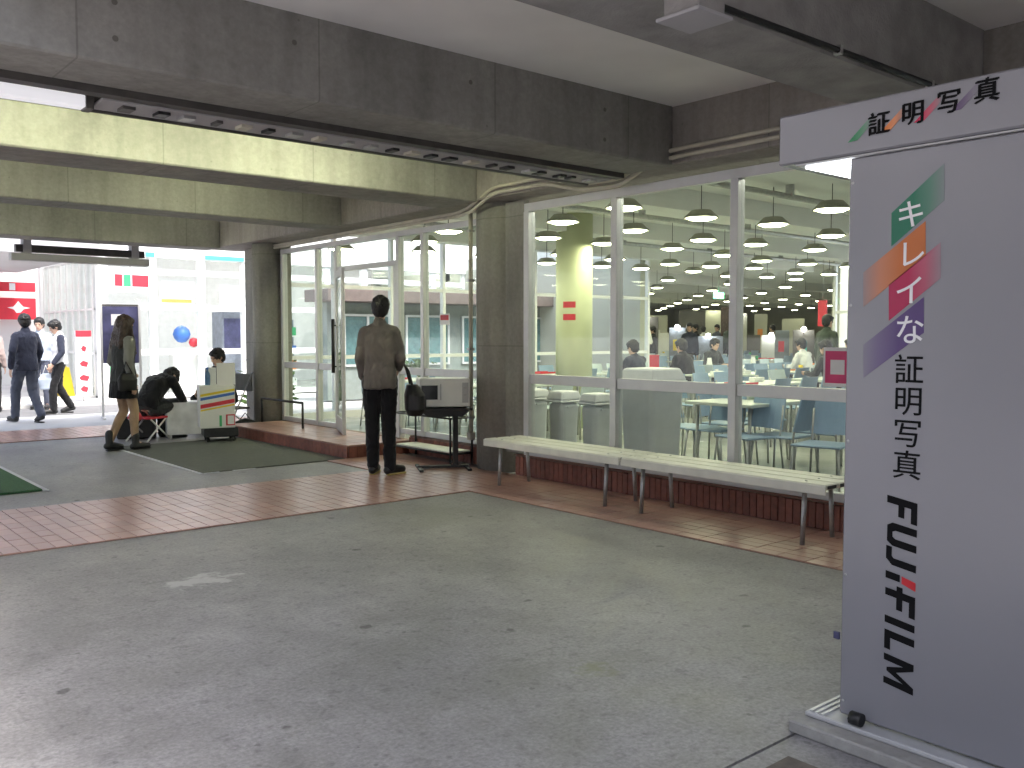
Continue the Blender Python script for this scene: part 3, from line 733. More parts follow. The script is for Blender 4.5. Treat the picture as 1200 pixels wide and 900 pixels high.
def glazed(name, label, a, b, n, z1, group=None, trans=(1.0, 2.1), ax='x', const=13.3):
    t = thing(name, label, 'window wall', (0, 0, 0), 0, group)
    def bx(u0, u1, w_, z0, z1_, nm, mat):
        f = MB.sheet if nm == 'pane' else MB.box
        if ax == 'x': return f(MB(), u0, u1, const - w_, const + w_, z0, z1_).build(nm, M[mat], t)
        return f(MB(), const - w_, const + w_, u0, u1, z0, z1_).build(nm, M[mat], t)
    bx(a, b, .05, .0, .12, 'bottom_rail', 'alum_white'); bx(a, b, .05, z1 - .08, z1, 'top_rail', 'alum_white')
    st = (b - a) / n; zs = [.12] + list(trans) + [z1 - .08]
    for i in range(n + 1): bx(a + i * st - .03, a + i * st + .03, .045, .121, z1 - .081, 'mullion', 'alum_white')
    for i in range(n):
        u0, u1 = a + i * st + .031, a + (i + 1) * st - .031
        for z in trans: bx(u0, u1, .035, z - .03, z + .03, 'transom', 'alum_white')
        for za, zb in zip(zs[:-1], zs[1:]):
            bx(u0, u1, .004, za + (.031 if za != .12 else .001), zb - (.031 if zb in trans else .001), 'pane', 'glass')
    return t
glazed('hall_north_windows', 'bright white framed windows at the back of the hall left of the green column', 6.36, 15.1, 8, HC, trans=(1.0, 2.15))
glazed('hall_street_windows', 'bright white framed glass doors at the right end of the hall', 2, 11.6, 6, HC, trans=(1.9,), ax='y', const=19.8)
col = tag(MB().lathe([(.27, 0), (.27, HC)], (0, 0, 0), 32).build('hall_column', M['greencol']), 'pale green round column inside the hall with two red marks', 'column'); col.location = (9.45, 9.75, 0)
for k, z in enumerate((1.80, 1.62)):
    m_ = MB()
    a0 = math.atan2(-9.75, -9.45)
    arc_ = [a0 - .62 + i * .14 for i in range(6)]
    vs = [(.274 * math.cos(a), .274 * math.sin(a)) for a in arc_]
    for (x0, y0), (x1, y1) in zip(vs[:-1], vs[1:]):
        f = [m_.bm.verts.new(p) for p in ((x0, y0, z - .045), (x1, y1, z - .045), (x1, y1, z + .045), (x0, y0, z + .045))]; m_.bm.faces.new(f)
    m_.build('red_mark', M['red'], col)

for k, y in enumerate((3.6, 6.1, 8.4, 11.0)):
    t = thing('ceiling_pipe', ('grey pipe under the hall ceiling nearest the booth', 'second grey pipe under the hall ceiling from the booth', 'third grey pipe under the hall ceiling, behind the bins', 'farthest grey pipe under the hall ceiling by the bright windows')[k], 'pipe')
    MB().tube([(6.1, y, 2.98), (19.6, y + .3, 2.98)], .035, 10).build('pipe', M['steel'], t)
    for x in (7, 9.5, 12, 14.5, 17): MB().box(x - .015, x + .015, y - .05 + (x - 6.1) * .022, y + .05 + (x - 6.1) * .022, 2.985, HC).build('hanger', M['steel'], t)
# pendant lamps
def cam_px(p):
    q = cam.matrix_world.inverted() @ Vector(p); return 600 + 1072 * q.x / -q.z, 450 - 1072 * q.y / -q.z
bpy.context.view_layer.update()
lamp = thing('pendant_lamp', 'pendant lamp', 'lamp', (0, 0, 0), 0, 'pendant lamps in the hall')
MB().lathe([(.03, .10), (.11, .09), (.185, .02), (.197, .0), (.187, .0), (.18, .012), (.085, .085)], seg=16).build('shade', M['shade'], lamp)
MB().lathe([(0, -.022), (.12, -.014), (.168, .008), (.15, .03)], seg=10).build('diffuser', M['lampglow'], lamp)
MB().tube([(0, 0, .095), (0, 0, .47)], .005, 6).build('cord', M['black'], lamp)
lk = kids(lamp)
LZ = 2.64
spots = []
for i in range(10):
    for j in range(9):
        x, y = 6.9 + i * 1.32 + (.4 if j % 2 else 0) + random.uniform(-.1, .1), .9 + j * 1.38 + random.uniform(-.1, .1)
        if Vector((x, y)).length > 9.2: spots.append((x, y, LZ + random.uniform(-.03, .03)))
for i in range(11):
    for j in range(8):
        spots.append((16.6 + i * 2.4, 14.0 + j * 2.4, LZ))
vis = []
for p in spots:
    u, v_ = cam_px(p)
    if 320 < u < 1010: vis.append((p, u, v_))
vis.sort(key=lambda q: Vector(q[0]).xy.length)
first = True
def where(u):
    for a, b, s in ((0, 560, 'entrance windows'), (560, 725, 'pane by the pillar'), (725, 862, 'middle pane'), (862, 2000, 'pane by the booth')):
        if a <= u < b: return s
cnt = {}
for p, u, v_ in vis:
    d = Vector(p).xy.length
    wv = where(u); cnt[wv] = cnt.get(wv, 0) + 1
    rank = cnt[wv]
    lab = '%s pendant lamp in the hall, %s' % ('nearest' if rank == 1 else nth(rank) + ' nearest', 'seen through the ' + wv)
    if first: lamp.location = p; lamp['label'] = lab; first = False
    else: copy_tree(lamp, lk, p, 0, lab)

for k in range(6):  # fill lamps added out of view to light the bins
    t = thing('bin_fill_lamp', '%s unseen fill lamp added above the windows, counted from the booth' % nth(k + 1), 'lamp', (6.2, 2.0 + k * 1.0, 2.67), 0, 'unseen fill lamps added along the window side of the hall')
    MB().box(-.09, .09, -.3, .3, .0, .05, .006).build('housing', M['white'], t); MB().box(-.07, .07, -.28, .28, -.008, -.001).build('diffuser', M['fillglow'], t); MB().box(-.02, .02, -.02, .02, .051, .46).build('stem', M['steel'], t)
# tables and chairs
tb = thing('dining_table', 'table', 'table', (0, 0, 0), 0, 'dining tables in the hall')
MB().box(-.9, .9, -.38, .38, .69, .72, .004).build('top', M['table'], tb)
for x in (-.8, .8):
    for y in (-.3, .3): MB().tube([(x, y, 0), (x, y, .69)], .018, 6).build('leg', M['steel'], tb)
tk = kids(tb)
def make_chair(mat):
    c = thing('chair', 'chair', 'chair', (0, 0, 0), 0, 'chairs in the hall')
    # shell seat: slightly dished, faces +Y
    b = MB()
    b.box(-.21, .21, -.2, .21, .425, .445, .008); b.build('seat', M[mat], c)
    b = MB(); n = 6
    rows = []
    for zi in range(4):
        z = .50 + zi * .11; r_ = []
        for xi in range(n + 1):
            x = -.21 + xi * .42 / n
            yb = -.21 - .05 * zi * .5 - .035 * (1 - (x / .21) ** 2)
            r_.append((x * (1 - .04 * zi), yb, z))
        rows.append(r_)
    vf = [[b.bm.verts.new(p) for p in r_] for r_ in rows]; vb = [[b.bm.verts.new((p[0], p[1] - .014, p[2])) for p in r_] for r_ in rows]
    for i in range(3):
        for j in range(n):
            b.bm.faces.new((vf[i][j], vf[i][j + 1], vf[i + 1][j + 1], vf[i + 1][j])); b.bm.faces.new((vb[i][j], vb[i + 1][j], vb[i + 1][j + 1], vb[i][j + 1]))
    for i in range(3):
        for j in (0, n): b.bm.faces.new((vf[i][j], vf[i + 1][j], vb[i + 1][j], vb[i][j]))
    for j in range(n):
        for i in (0, 3): b.bm.faces.new((vf[i][j], vf[i][j + 1], vb[i][j + 1], vb[i][j]))
    b.build('backrest', M[mat], c)
    for sx in (-1, 1):
        MB().tube([(sx * .19, .19, .43), (sx * .22, .22, 0)], .011, 6).build('leg', M['steel'], c)
        MB().tube([(sx * .19, -.25, .72), (sx * .19, -.21, .43), (sx * .22, -.25, 0)], .011, 6).build('leg', M['steel'], c)
    return c
ch_b = make_chair('blue_chair'); ch_p = make_chair('pale_chair'); chk = {id(ch_b): kids(ch_b), id(ch_p): kids(ch_p)}
used = set()
colnames = {id(ch_b): 'slate blue', id(ch_p): 'pale blue grey'}
num = {}
ordw = ['first', 'second', 'third', 'fourth', 'fifth', 'sixth', 'seventh', 'eighth', 'ninth', 'tenth', 'eleventh', 'twelfth']
def put_chair(src, x, y, rz, lab):
    if id(src) not in used:
        used.add(id(src)); src.location = (x, y, 0); src.rotation_euler.z = rz; src['label'] = lab
    else: copy_tree(src, chk[id(src)], (x, y, 0), rz, lab)
rowsx = [7.9, 10.3, 12.7, 15.1, 17.5]; rowsy = [1.4, 3.35, 5.3, 7.25, 9.2, 11.1]
fr = True
tabs = []
for x in rowsx:
    for y in rowsy:
        u, v_ = cam_px((x, y, .72))
        if (x, y) in ((7.9, 7.25),) or not (330 < u < 1030): continue
        if abs(x - 9.45) < 1.2 and abs(y - 9.75) < .75: continue
        tabs.append((Vector((x, y)).length, x, y, u))
for x, y in ((18.5, 14.5), (21, 14.5), (21, 17), (24, 17), (24, 14.5), (27, 17), (27, 20), (24, 20), (30, 20), (30, 23)):
    tabs.append((Vector((x, y)).length, x, y, cam_px((x, y, .72))[0]))
tabs.sort()
for r_, (d, x, y, u) in enumerate(tabs):
    wv = where(u); num[wv] = num.get(wv, 0) + 1; o_ = nth(num[wv])
    lab = '%s nearest pale dining table seen through the %s' % (o_, wv)
    if fr: tb.location = (x, y, 0); tb['label'] = lab; fr = False
    else: copy_tree(tb, tk, (x, y, 0), 0, lab)
    src = ch_b if (r_ % 3 != 1) else ch_p
    for i, dx in enumerate((-.58, 0, .58)):
        for s in (-1, 1):
            if random.random() < .08: continue
            xx, yy = x + dx + random.uniform(-.04, .04), y + s * (.50 + random.uniform(0, .12))
            u2, _ = cam_px((xx, yy, .5))
            if not 600 < u2 < 1020 and x > 8: continue
            put_chair(src, xx, yy, (0 if s < 0 else PI) + random.uniform(-.12, .12), '%s chair, %s %s seat at %s dining table behind %s' % (colnames[id(src)], ('left', 'middle', 'right')[i], 'near' if s < 0 else 'far', o_, wv))
for x, y, rz, lab in ((6.95, 4.15, R(100), 'slate blue chair right behind the glass beside the booth, nearest of all'), (7.0, 4.95, R(80), 'slate blue chair right behind the glass, second from the booth'), (7.3, 5.55, R(95), 'slate blue chair behind the big grey bin')):
    put_chair(ch_b, x, y, rz, lab)

# small things on the tables
items = [('red_tray', 'red'), ('tissue_box', 'white'), ('cup', 'green'), ('tray', 'orange'), ('menu_stand', 'white'), ('cup', 'yellow')]
cnt_i = {}
for r_, (d, x, y, u) in enumerate(tabs):
    for k in range(2):
        nm, mt = random.choice(items)
        xx, yy = x + random.uniform(-.75, .75), y + random.uniform(-.25, .25)
        col_ = {'red': 'red', 'white': 'white', 'green': 'green', 'orange': 'orange', 'yellow': 'yellow'}[mt]
        b = MB()
        if nm == 'cup': b.lathe([(.032, 0), (.04, .1), (.036, .1), (.03, .01)], seg=12)
        elif 'tray' in nm: b.box(-.19, .19, -.13, .13, 0, .012, .004).box(-.19, .19, -.13, -.118, .013, .03).box(-.19, .19, .118, .13, .013, .03)
        elif nm == 'menu_stand': b.prism([(-.06, -.04, 0), (-.06, .04, 0), (-.06, .0, .2)], (.12, 0, 0))
        else: b.box(-.11, .11, -.055, .055, 0, .06, .006).box(-.03, .03, -.01, .01, .061, .09)
        o = b.build(nm, M[mt]); o.location = (xx, yy, .7205)
        tag(o, '%s %s %s, on dining table %s deep, %s in the hall' % (col_ if col_ not in nm else 'plastic', nm.replace('_', ' '), 'left half' if xx < x else 'right half', nth(r_ + 1), ('first', 'second')[k] + ' item'), nm.replace('_', ' ').replace('red ', ''), 'things on the hall tables')

# waste bins behind the glass
def bin_(x, y, w_, d_, h, label, wheels=False):
    t = thing('waste_bin', label, 'bin', (x, y, 0), 0, 'grey waste bins behind the glass')
    b = MB(); k = .86
    lo = [(-w_ / 2 * k, -d_ / 2 * k), (w_ / 2 * k, -d_ / 2 * k), (w_ / 2 * k, d_ / 2 * k), (-w_ / 2 * k, d_ / 2 * k)]; hi = [(a / k, c / k) for a, c in lo]
    v0 = [b.bm.verts.new((*p, .03)) for p in lo]; v1 = [b.bm.verts.new((*p, h * .86)) for p in hi]
    b.bm.faces.new(v0[::-1]); b.bm.faces.new(v1)
    for i in range(4): b.bm.faces.new((v0[i], v0[(i + 1) % 4], v1[(i + 1) % 4], v1[i]))
    bmesh.ops.bevel(b.bm, geom=b.bm.edges[:], offset=.05, segments=3, affect='EDGES', profile=.5)
    b.build('body', M['binm'], t)
    MB().box(-w_ / 2 - .02, w_ / 2 + .02, -d_ / 2 - .02, d_ / 2 + .02, h * .861, h * .89, .01).build('rim', M['binm'], t)
    b = MB(); z0 = h * .891
    p0 = [(-w_ / 2 - .015, -d_ / 2 - .015), (w_ / 2 + .015, -d_ / 2 - .015), (w_ / 2 + .015, d_ / 2 + .015), (-w_ / 2 - .015, d_ / 2 + .015)]; p1 = [(a * .8, c * .8) for a, c in p0]
    v0 = [b.bm.verts.new((*p, z0)) for p in p0]; v1 = [b.bm.verts.new((*p, h)) for p in p1]
    b.bm.faces.new(v0[::-1]); b.bm.faces.new(v1)
    for i in range(4): b.bm.faces.new((v0[i], v0[(i + 1) % 4], v1[(i + 1) % 4], v1[i]))
    bmesh.ops.bevel(b.bm, geom=b.bm.edges[:], offset=.02, segments=2, affect='EDGES', profile=.5)
    b.build('lid', M['binlid'], t)
    for s in (-1, 1): MB().box(-.06, .06, s * (d_ / 2 + .002), s * (d_ / 2 + .022), h * .80, h * .82).build('handle', M['binm'], t)
    for sx in (-1, 1):
        for sy in (-1, 1): MB().tube([(sx * w_ * .33, sy * d_ * .36 - .012, .022), (sx * w_ * .33, sy * d_ * .36 + .012, .022)], .022, 10).build('wheel', M['black'], t)
    return t
bin_(6.30, 7.10, .26, .21, .80, 'grey lidded waste bin behind the glass, closest to the pillar')
bin_(6.30, 6.64, .26, .21, .80, 'grey lidded waste bin behind the glass, middle of the three small ones')
bin_(6.30, 6.18, .26, .21, .80, 'grey lidded waste bin behind the glass, beside the large bin')
bin_(6.52, 5.68, .46, .42, 1.05, 'large grey waste bin behind the middle pane above the bench')

# far hall fittings: counters, panels, displays
t = thing('service_counter', 'long serving counter with green front at the back of the hall', 'counter', (26, 27, 0))
MB().box(-6, 6, -.4, .4, 0, .9, .01).build('body', M['hallwall'], t); MB().box(-6.1, 6.1, -.5, .5, .901, .95, .01).build('top', M['table'], t); MB().box(-1.5, 1, -.42, -.402, .1, .85).build('front_panel', M['teal'], t)
for k, (x, y, w_, h, mt, lab) in enumerate(((23.2, 24.5, 1.3, 2.3, 'hallwall', 'pale display panel with a yellow notice at the back of the hall'), (20.6, 23.5, 1.2, 2.2, 'darkwall', 'dark display panel at the back of the hall beside the bright window'), (27.5, 22, 1.0, 2.3, 'darkwall', 'dark panel beside the standing figure at the back of the hall'), (31, 24, 1.6, 2.4, 'hallwall', 'wide pale panel at the far right of the hall'))):
    t = thing('display_panel', lab, 'panel', (x, y, 0), R(-40))
    MB().box(-w_ / 2, w_ / 2, -.04, .04, .1, h, .01).build('board', M[mt], t)
    for s in (-1, 1): MB().box(s * w_ * .45 - .03, s * w_ * .45 + .03, -.2, .2, 0, .098).build('foot', M['darksteel'], t)
    if k == 0: MB().box(-.2, .12, -.046, -.042, 1.65, 1.9).build('notice', M['yellow'], t)
    if k == 0: MB().box(-.3, .2, -.046, -.042, .5, .9).build('notice', M['teal'], t)
    if k == 2: MB().box(-.3, .3, -.046, -.042, .5, .8).build('notice', M['orange'], t)
rng = random.Random(5)
cols = ['darkwall', 'hallwall', 'white', 'shopdark', 'hallwall', 'darkwall', 'shopdark', 'white', 'hair_brown', 'hallwall']
for k in range(16):
    a = R(48.6 + k * .62); d = rng.uniform(25, 36); x, y = d * math.sin(a), d * math.cos(a); w_ = rng.uniform(.35, .95); h = rng.uniform(1.2, 2.2); mt = cols[k % 10]
    t = thing('partition', '%s partition panel far inside the hall, %s from the left' % ({'darkwall': 'dark', 'hallwall': 'beige', 'white': 'white', 'shopdark': 'slate', 'green': 'green', 'hair_brown': 'brown'}[mt], nth(k + 1)), 'partition', (x, y, 0), -a)
    MB().box(-w_ / 2, w_ / 2, -.05, .05, .12, h, .01).build('board', M[mt], t); MB().box(-w_ / 2, w_ / 2, -.15, .15, 0, .118).build('foot', M['darksteel'], t)
    if k % 2: MB().box(-w_ * .25, w_ * .15, -.056, -.051, h * .6, h * .6 + .3).build('notice', M[rng.choice(['white', 'yellow', 'blue', 'orange', 'red', 'teal'])], t)
    if k % 3 == 0: MB().lathe([(0, -.06), (.05, -.04), (.065, 0), (.05, .04), (0, .06)], (0, -.2, h + .02), 10).build('added_globe_lamp', M['addedglow'], t); MB().tube([(0, -.2, h - .05), (0, -.04, h - .1)], .012, 6).build('lamp_arm', M['steel'], t)  # made-up lamps, added as bright spots in the far hall
t = thing('hanging_banner', 'narrow red hanging banner by the bright doors of the hall', 'banner', (17.6, 10.6, 1.55)); MB().box(-.02, .02, -.1, .1, 0, .55).build('cloth', M['red'], t); MB().tube([(0, 0, .55), (0, 0, 1.5)], .006, 6).build('cord', M['steel'], t)
t = thing('exit_sign', 'small green lit exit sign hanging at the back of the hall', 'sign', (17.2, 13.0, 2.2)); MB().box(-.16, .16, -.03, .03, 0, .14, .005).build('body', emit('exit_green', (.1, .9, .35), 2.5), t); MB().tube([(0, 0, .14), (0, 0, .9)], .01, 6).build('stem', M['steel'], t)
t = thing('paper_lantern', 'cream dome shaped hood standing over a red tray in the hall', 'hood', (16.0, 14.5, 0))
MB().lathe([(.42, 1.15), (.44, 1.2), (.36, 1.55), (.2, 1.7), (0, 1.72)], seg=24).build('dome', M['bench'], t); MB().box(-.5, .5, -.35, .35, .0, .9, .01).build('stand', M['red'], t); MB().tube([(0, 0, .9), (0, 0, 1.2)], .03).build('stem', M['steel'], t)

# ------------------------------------------------------------------ street side: shop front, signs, canopy
YS = 20.0
shop = thing('shop_building', 'white framed shop front in bright daylight beyond the passage', 'building', (5.75, YS, 0))
def sb(nm, x0, x1, y0, y1, z0, z1, mt, par=None, bev=0):
    return (MB().sheet if nm == 'pane' else MB().box)(x0 - 5.75, x1 - 5.75, y0 - YS, y1 - YS, z0, z1).build(nm, M[mt], par or shop)
sb('fascia', 5.75, 17, 19.9, 20.2, 3.02, 4.2, 'alum_white'); sb('roof', 5.75, 17, 20.2, 25, 3.9, 4.2, 'facade')
sb('wall', 5.75, 17, 24.8, 25, 0, 3.9, 'shopwall'); sb('wall', 16.8, 17, 20.2, 24.8, 0, 3.9, 'shopwall')
sb('shop_floor', 5.76, 16.8, 20.0, 24.8, .0, .05, 'hallfloor')
sb('teal_strip', 6.66, 6.85, 19.88, 19.898, 3.02, 3.12, 'teal'); sb('teal_strip', 7.95, 8.85, 19.88, 19.898, 3.03, 3.12, 'teal')
mx = [5.83, 6.83, 7.89, 8.90, 9.95, 11.0, 12.05, 13.1, 14.15, 15.2, 16.25]
for x in mx: sb('mullion', x - .075, x + .075, 19.95, 20.08, .1, 3.018, 'alum_white')
for a, b in zip(mx[:-1], mx[1:]):
    for z in (1.0, 1.96, 2.72): sb('transom', a + .076, b - .076, 19.96, 20.07, z - .06, z + .06, 'alum_white')
    for za, zb in ((.1, .94), (1.06, 1.90), (2.02, 2.66), (2.78, 3.018)): sb('pane', a + .076, b - .076, 20.0, 20.008, za, zb, 'glass')
sb('sill', 5.75, 17, 19.93, 20.1, 0, .099, 'alum_white')
for k in range(5):
    x = 6.5 + k * 2
    sb('pane_glow_tube', x, x + 1.4, 21.5, 21.6, 3.5, 3.55, 'addedglow')  # tubes added out of sight so that the panes glow
def loose(nm, lab, cat, x0, x1, y0, y1, z0, z1, mt, bev=.01): return tag(MB().box(-(x1 - x0) / 2, (x1 - x0) / 2, -(y1 - y0) / 2, (y1 - y0) / 2, 0, z1 - z0, bev).build(nm, M[mt], None, ((x0 + x1) / 2, (y0 + y1) / 2, z0)), lab, cat)
t = thing('shop_poster', 'white poster with orange lower edge in the upper shop window', 'poster', (7.42, 20.12, 2.05)); MB().box(-.36, .36, -.01, .01, 0, .5).build('sheet', M['white_print'], t); MB().box(-.36, .30, -.014, -.0105, .02, .10).build('orange_edge', M['orange'], t)
t = thing('shop_poster', 'pale blank poster in the upper right shop window', 'poster', (8.62, 20.12, 2.05)); MB().box(-.26, .26, -.01, .01, 0, .45).build('sheet', M['white_print'], t)
t = thing('vending_machine', 'dark vending machine standing inside the shop window', 'vending machine', (8.75, 20.7, .05)); MB().box(-.22, .3, -.3, .3, 0, 1.85, .01).build('body', M['shopdark'], t); MB().box(-.18, .25, -.304, -.301, 1.0, 1.7).build('front_window', M['navy'], t)
t = thing('balloon_display', 'round blue display ball with a small red ball in the shop window', 'display', (7.62, 20.35, .05))
MB().lathe([(.0, -.19), (.09, -.17), (.16, -.09), (.19, 0), (.16, .1), (.09, .17), (0, .2)], (-.05, 0, 1.33), 20).build('blue_ball', M['blue'], t)
MB().lathe([(.0, -.11), (.08, -.08), (.11, 0), (.08, .08), (0, .11)], (.2, -.05, 1.15), 16).build('red_ball', M['red'], t); MB().box(-.3, .3, -.15, .15, 0, 1.0, .01).build('stand', M['white'], t)
for k, (x, w_, h) in enumerate(((6.3, .5, 1.6), (10.4, .8, 1.7), (12.0, .8, 1.5))):
    t = thing('shop_shelf', ('goods shelf in the shop window beside the corner post', 'goods shelf in the shop seen through the entrance windows', 'far goods shelf in the shop behind the shrubs')[k], 'shelf', (x, 21.2, .05))
    MB().box(-w_ / 2, w_ / 2, .16, .2, 0, h).build('back', M['shopdark'], t)
    for j in range(4):
        bd = MB().box(-w_ / 2, w_ / 2, -.2, .158, j * h / 4, j * h / 4 + .03).build('board', M['white'], t)
        for q in range(4): MB().box(-w_ / 2 + .05 + q * w_ / 4.4, -w_ / 2 + .05 + q * w_ / 4.4 + w_ / 6, -.12, .1, j * h / 4 + .031, j * h / 4 + .2 + random.uniform(0, .06)).build('goods', M[random.choice(['red', 'blue', 'yellow', 'white', 'green', 'orange'])], bd)
t = thing('striped_sign', 'slanted white shop sign with red and green stripes near the corner post', 'sign', (6.28, 19.7, 2.25), R(10))
MB().box(-.45, .45, -.05, .05, 0, .46, .006).build('panel', M['white_print'], t)
for x0, x1, mt in ((-.36, -.2, 'red'), (-.17, -.02, 'green'), (.01, .37, 'red')): MB().box(x0, x1, -.054, -.0505, .12, .36).build('stripe', M[mt], t)
MB().tube([(0, 0, .46), (0, 0, .8)], .02, 6).build('hanger', M['steel'], t)
# glazed side wall running back along the street
t = thing('side_glass_wall', 'pale ribbed glass wall running back along the street behind the walkers', 'window wall')
for i in range(9):
    y = 20.3 + i * .5; MB().box(5.70, 5.78, y - .03, y + .03, .05, 3.0).build('mullion', M['alum'], t)
    if i < 8:
        for z0, z1 in ((.1, .95), (1.0, 1.88), (1.93, 2.95)): MB().sheet(5.735, 5.743, y + .031, y + .469, z0, z1).build('pane', M['glass'], t)
for z in (.05, .96, 1.885, 2.955): MB().box(5.71, 5.77, 20.27, 24.33, z, z + .04).build('transom', M['alum'], t)
tag(MB().box(5.64, 5.80, 19.72, 19.9, 0, 3.4, .01).build('corner_post', M['alum_white']), 'bright white square post at the corner of the shop front', 'post')
t = thing('canopy', 'grey canopy soffit over the far pavement behind the hanging steel unit', 'canopy'); MB().box(3.75, 5.62, 19.6, 26.5, 2.98, 3.16, .01).build('slab', M['soffit'], t); MB().box(3.72, 5.64, 19.55, 19.598, 2.95, 3.22).build('front_edge', M['soffit'], t)
far = thing('far_building', 'pale building at the end of the street carrying red signs', 'building', (4, 27, 0))
MB().box(-9, 2.6, 0, 5, 0, 5, .02).build('wall', M['facade'], far)
for i in range(5):
    w1 = MB().box(-7.5 + i * 1.9, -6.3 + i * 1.9, -.03, -.002, 3.2, 4.4).build('window', M['darkwin'], far); MB().box(-7.6 + i * 1.9, -6.2 + i * 1.9, -.08, -.032, 3.1, 3.18).build('sill', M['alum_white'], w1)
for z0, z1, lab in ((1.77, 2.33, 'large red sign with white emblem above the walkers at the left edge'), (2.50, 2.74, 'narrow red sign strip above the larger red sign')):
    t = thing('red_sign', lab, 'sign', (5.0, 26.6, z0)); MB().box(-1.8, 1.04, -.05, .05, 0, z1 - z0, .01).build('panel', M['red'], t)
    if z0 < 2:
        for px_, s in ((.62, 1), (-.05, .8)):
            pts = [(-.26, .06), (-.12, .09), (-.06, .18), (0, .30), (.06, .18), (.12, .09), (.28, .05), (.12, 0), (.05, -.12), (-.05, -.14), (-.1, -.02)]
            MB().prism([(px_ + a * s, -.052, .27 + b * s * .7) for a, b in pts], (0, -.004, 0)).build('emblem', M['white_print'], t)
    else: MB().box(.42, .56, -.054, -.051, .03, .21).build('white_mark', M['white_print'], t)
t = thing('hanging_shutter_box', 'dark steel box with twin hangers slung beyond the outermost beam', 'shutter box', (3.80, 14.0, 0))
MB().box(-.92, .92, -.08, .08, 2.38, 2.48, .006).build('lower_box', M['soffit'], t); MB().box(-.86, .86, -.05, .05, 2.50, 2.60).build('upper_bar', M['darksteel'], t)
for x in (-.72, .72): MB().box(x - .05, x + .05, -.085, .085, 2.481, 3.05).build('hanger', M['soffit'], t)
t = thing('hanging_roof_edge', 'thin white roof edge above the street behind the outermost beam', 'roof'); MB().box(-7, 6.2, 13.68, 14.6, 3.0, 3.15).build('slab', M['soffit'], t)
t = thing('yellow_floor_sign', 'yellow folding floor sign standing by the ribbed glass wall', 'sign', (5.35, 21.3, .05), R(15))
MB().prism([(-.17, -.14, 0), (.17, -.14, 0), (.13, 0, .62), (-.13, 0, .62)], (0, .012, 0)).build('front_leaf', M['yellow'], t); MB().prism([(-.17, .16, 0), (.17, .16, 0), (.13, .02, .62), (-.13, .02, .62)], (0, .012, 0)).build('rear_leaf', M['yellow'], t); MB().box(-.08, .08, -.0, .03, .62, .64).build('hinge', M['yellow'], t)
t = thing('banner_stand', 'white upright banner with red print beside the ribbed glass wall', 'banner', (5.22, 19.3, 0), R(20))
MB().box(-.17, .17, -.01, .01, .15, 1.45).build('sheet', M['white_print'], t); MB().box(-.17, .17, -.016, -.011, 1.33, 1.45).build('red_band', M['red'], t)
for z, w_ in ((1.1, .06), (.8, .1), (.52, .12), (.3, .09)): MB().prism([(-w_, -.012, z), (-w_ * .2, -.012, z + .06), (w_, -.012, z + .02), (w_ * .6, -.012, z - .07), (-w_ * .5, -.012, z - .05)], (0, -.003, 0)).build('red_mark', M['red'], t)
MB().box(-.2, .2, -.12, .12, 0, .03).build('base', M['darksteel'], t); MB().tube([(0, .02, .03), (0, .02, 1.45)], .012).build('pole', M['steel'], t)
t = thing('notice_board', 'dark framed poster board standing behind the long haired woman', 'notice board', (4.80, 15.6, 0), R(-12))
MB().box(-.27, .27, -.02, .02, .9, 1.83, .006).build('poster', M['navy'], t); MB().box(-.14, .02, -.024, -.0205, 1.52, 1.7).build('white_patch', M['white_print'], t)
for x in (-.29, .29): MB().box(x - .018, x + .018, -.025, .025, 0, 1.86).build('leg', M['alum'], t)
MB().box(-.272, .272, -.025, .025, 1.832, 1.862).build('top_rail', M['darksteel'], t)
for s in (-.29, .29): MB().box(s - .02, s + .02, -.25, .25, 0, .025).build('foot', M['alum'], t)

# shrubs outside the back windows of the hall
def shrub(x, y, h, r, n, label, mat='leaf'):
    t = thing('shrub', label, 'shrub', (x, y, -.03), 0, 'shrubs behind the hall')
    b = MB()
    for k in range(5):
        a = random.uniform(0, 6.28); b.tube([(0, 0, 0), (math.cos(a) * r * .3, math.sin(a) * r * .3, h * .45), (math.cos(a) * r * .6, math.sin(a) * r * .6, h * .8)], .02, 5, radii=[.025, .016, .006])
    b.build('stem', M['bark'], t)
    b = MB()
    cl = [(random.gauss(0, r * .4), random.gauss(0, r * .4), random.uniform(.25, 1) * h) for _ in range(26)]
    for k in range(n):
        c = random.choice(cl); p = Vector(c) + Vector((random.gauss(0, .11), random.gauss(0, .11), random.gauss(0, .1)))
        if p.z < .05: continue
        u_ = Vector((random.gauss(0, 1), random.gauss(0, 1), random.gauss(0, .6))).normalized(); v_ = u_.cross(Vector((random.gauss(0, 1), random.gauss(0, 1), random.gauss(0, 1)))).normalized()
        s = random.uniform(.03, .06)
        b.bm.faces.new([b.bm.verts.new(p + u_ * s * 1.6), b.bm.verts.new(p + v_ * s * .6), b.bm.verts.new(p - u_ * s * 1.6), b.bm.verts.new(p - v_ * s * .6)])
    me = bpy.data.meshes.new('foliage'); b.bm.to_mesh(me); b.bm.free(); me.materials.append(M[mat]); link('foliage', me, t)
for k, (x, y, h, r) in enumerate(((7.4, 15.6, 1.0, .4), (10.3, 15.4, .8, .4))):
    shrub(x, y, h, r, 900, ('green shrub outside the hall, nearest the far pillar', 'low green shrub outside the hall behind the standing man')[k])
cw = thing('added_courtyard_building', 'low grey green building with brown eave, added to darken the entrance window view', 'building', (9.3, 16.9, 0))  # added to make the view through the entrance glass less bright
MB().box(0, 6.5, 0, .3, 0, 2.05, .01).build('wall', simple('grey_green_render', (.22, .25, .24), .8, var=.1, world=True), cw)
MB().box(-.25, 6.7, -.5, .5, 2.052, 2.3, .01).build('eave', simple('brown_eave', (.15, .115, .105), .7, var=.15, world=True), cw)
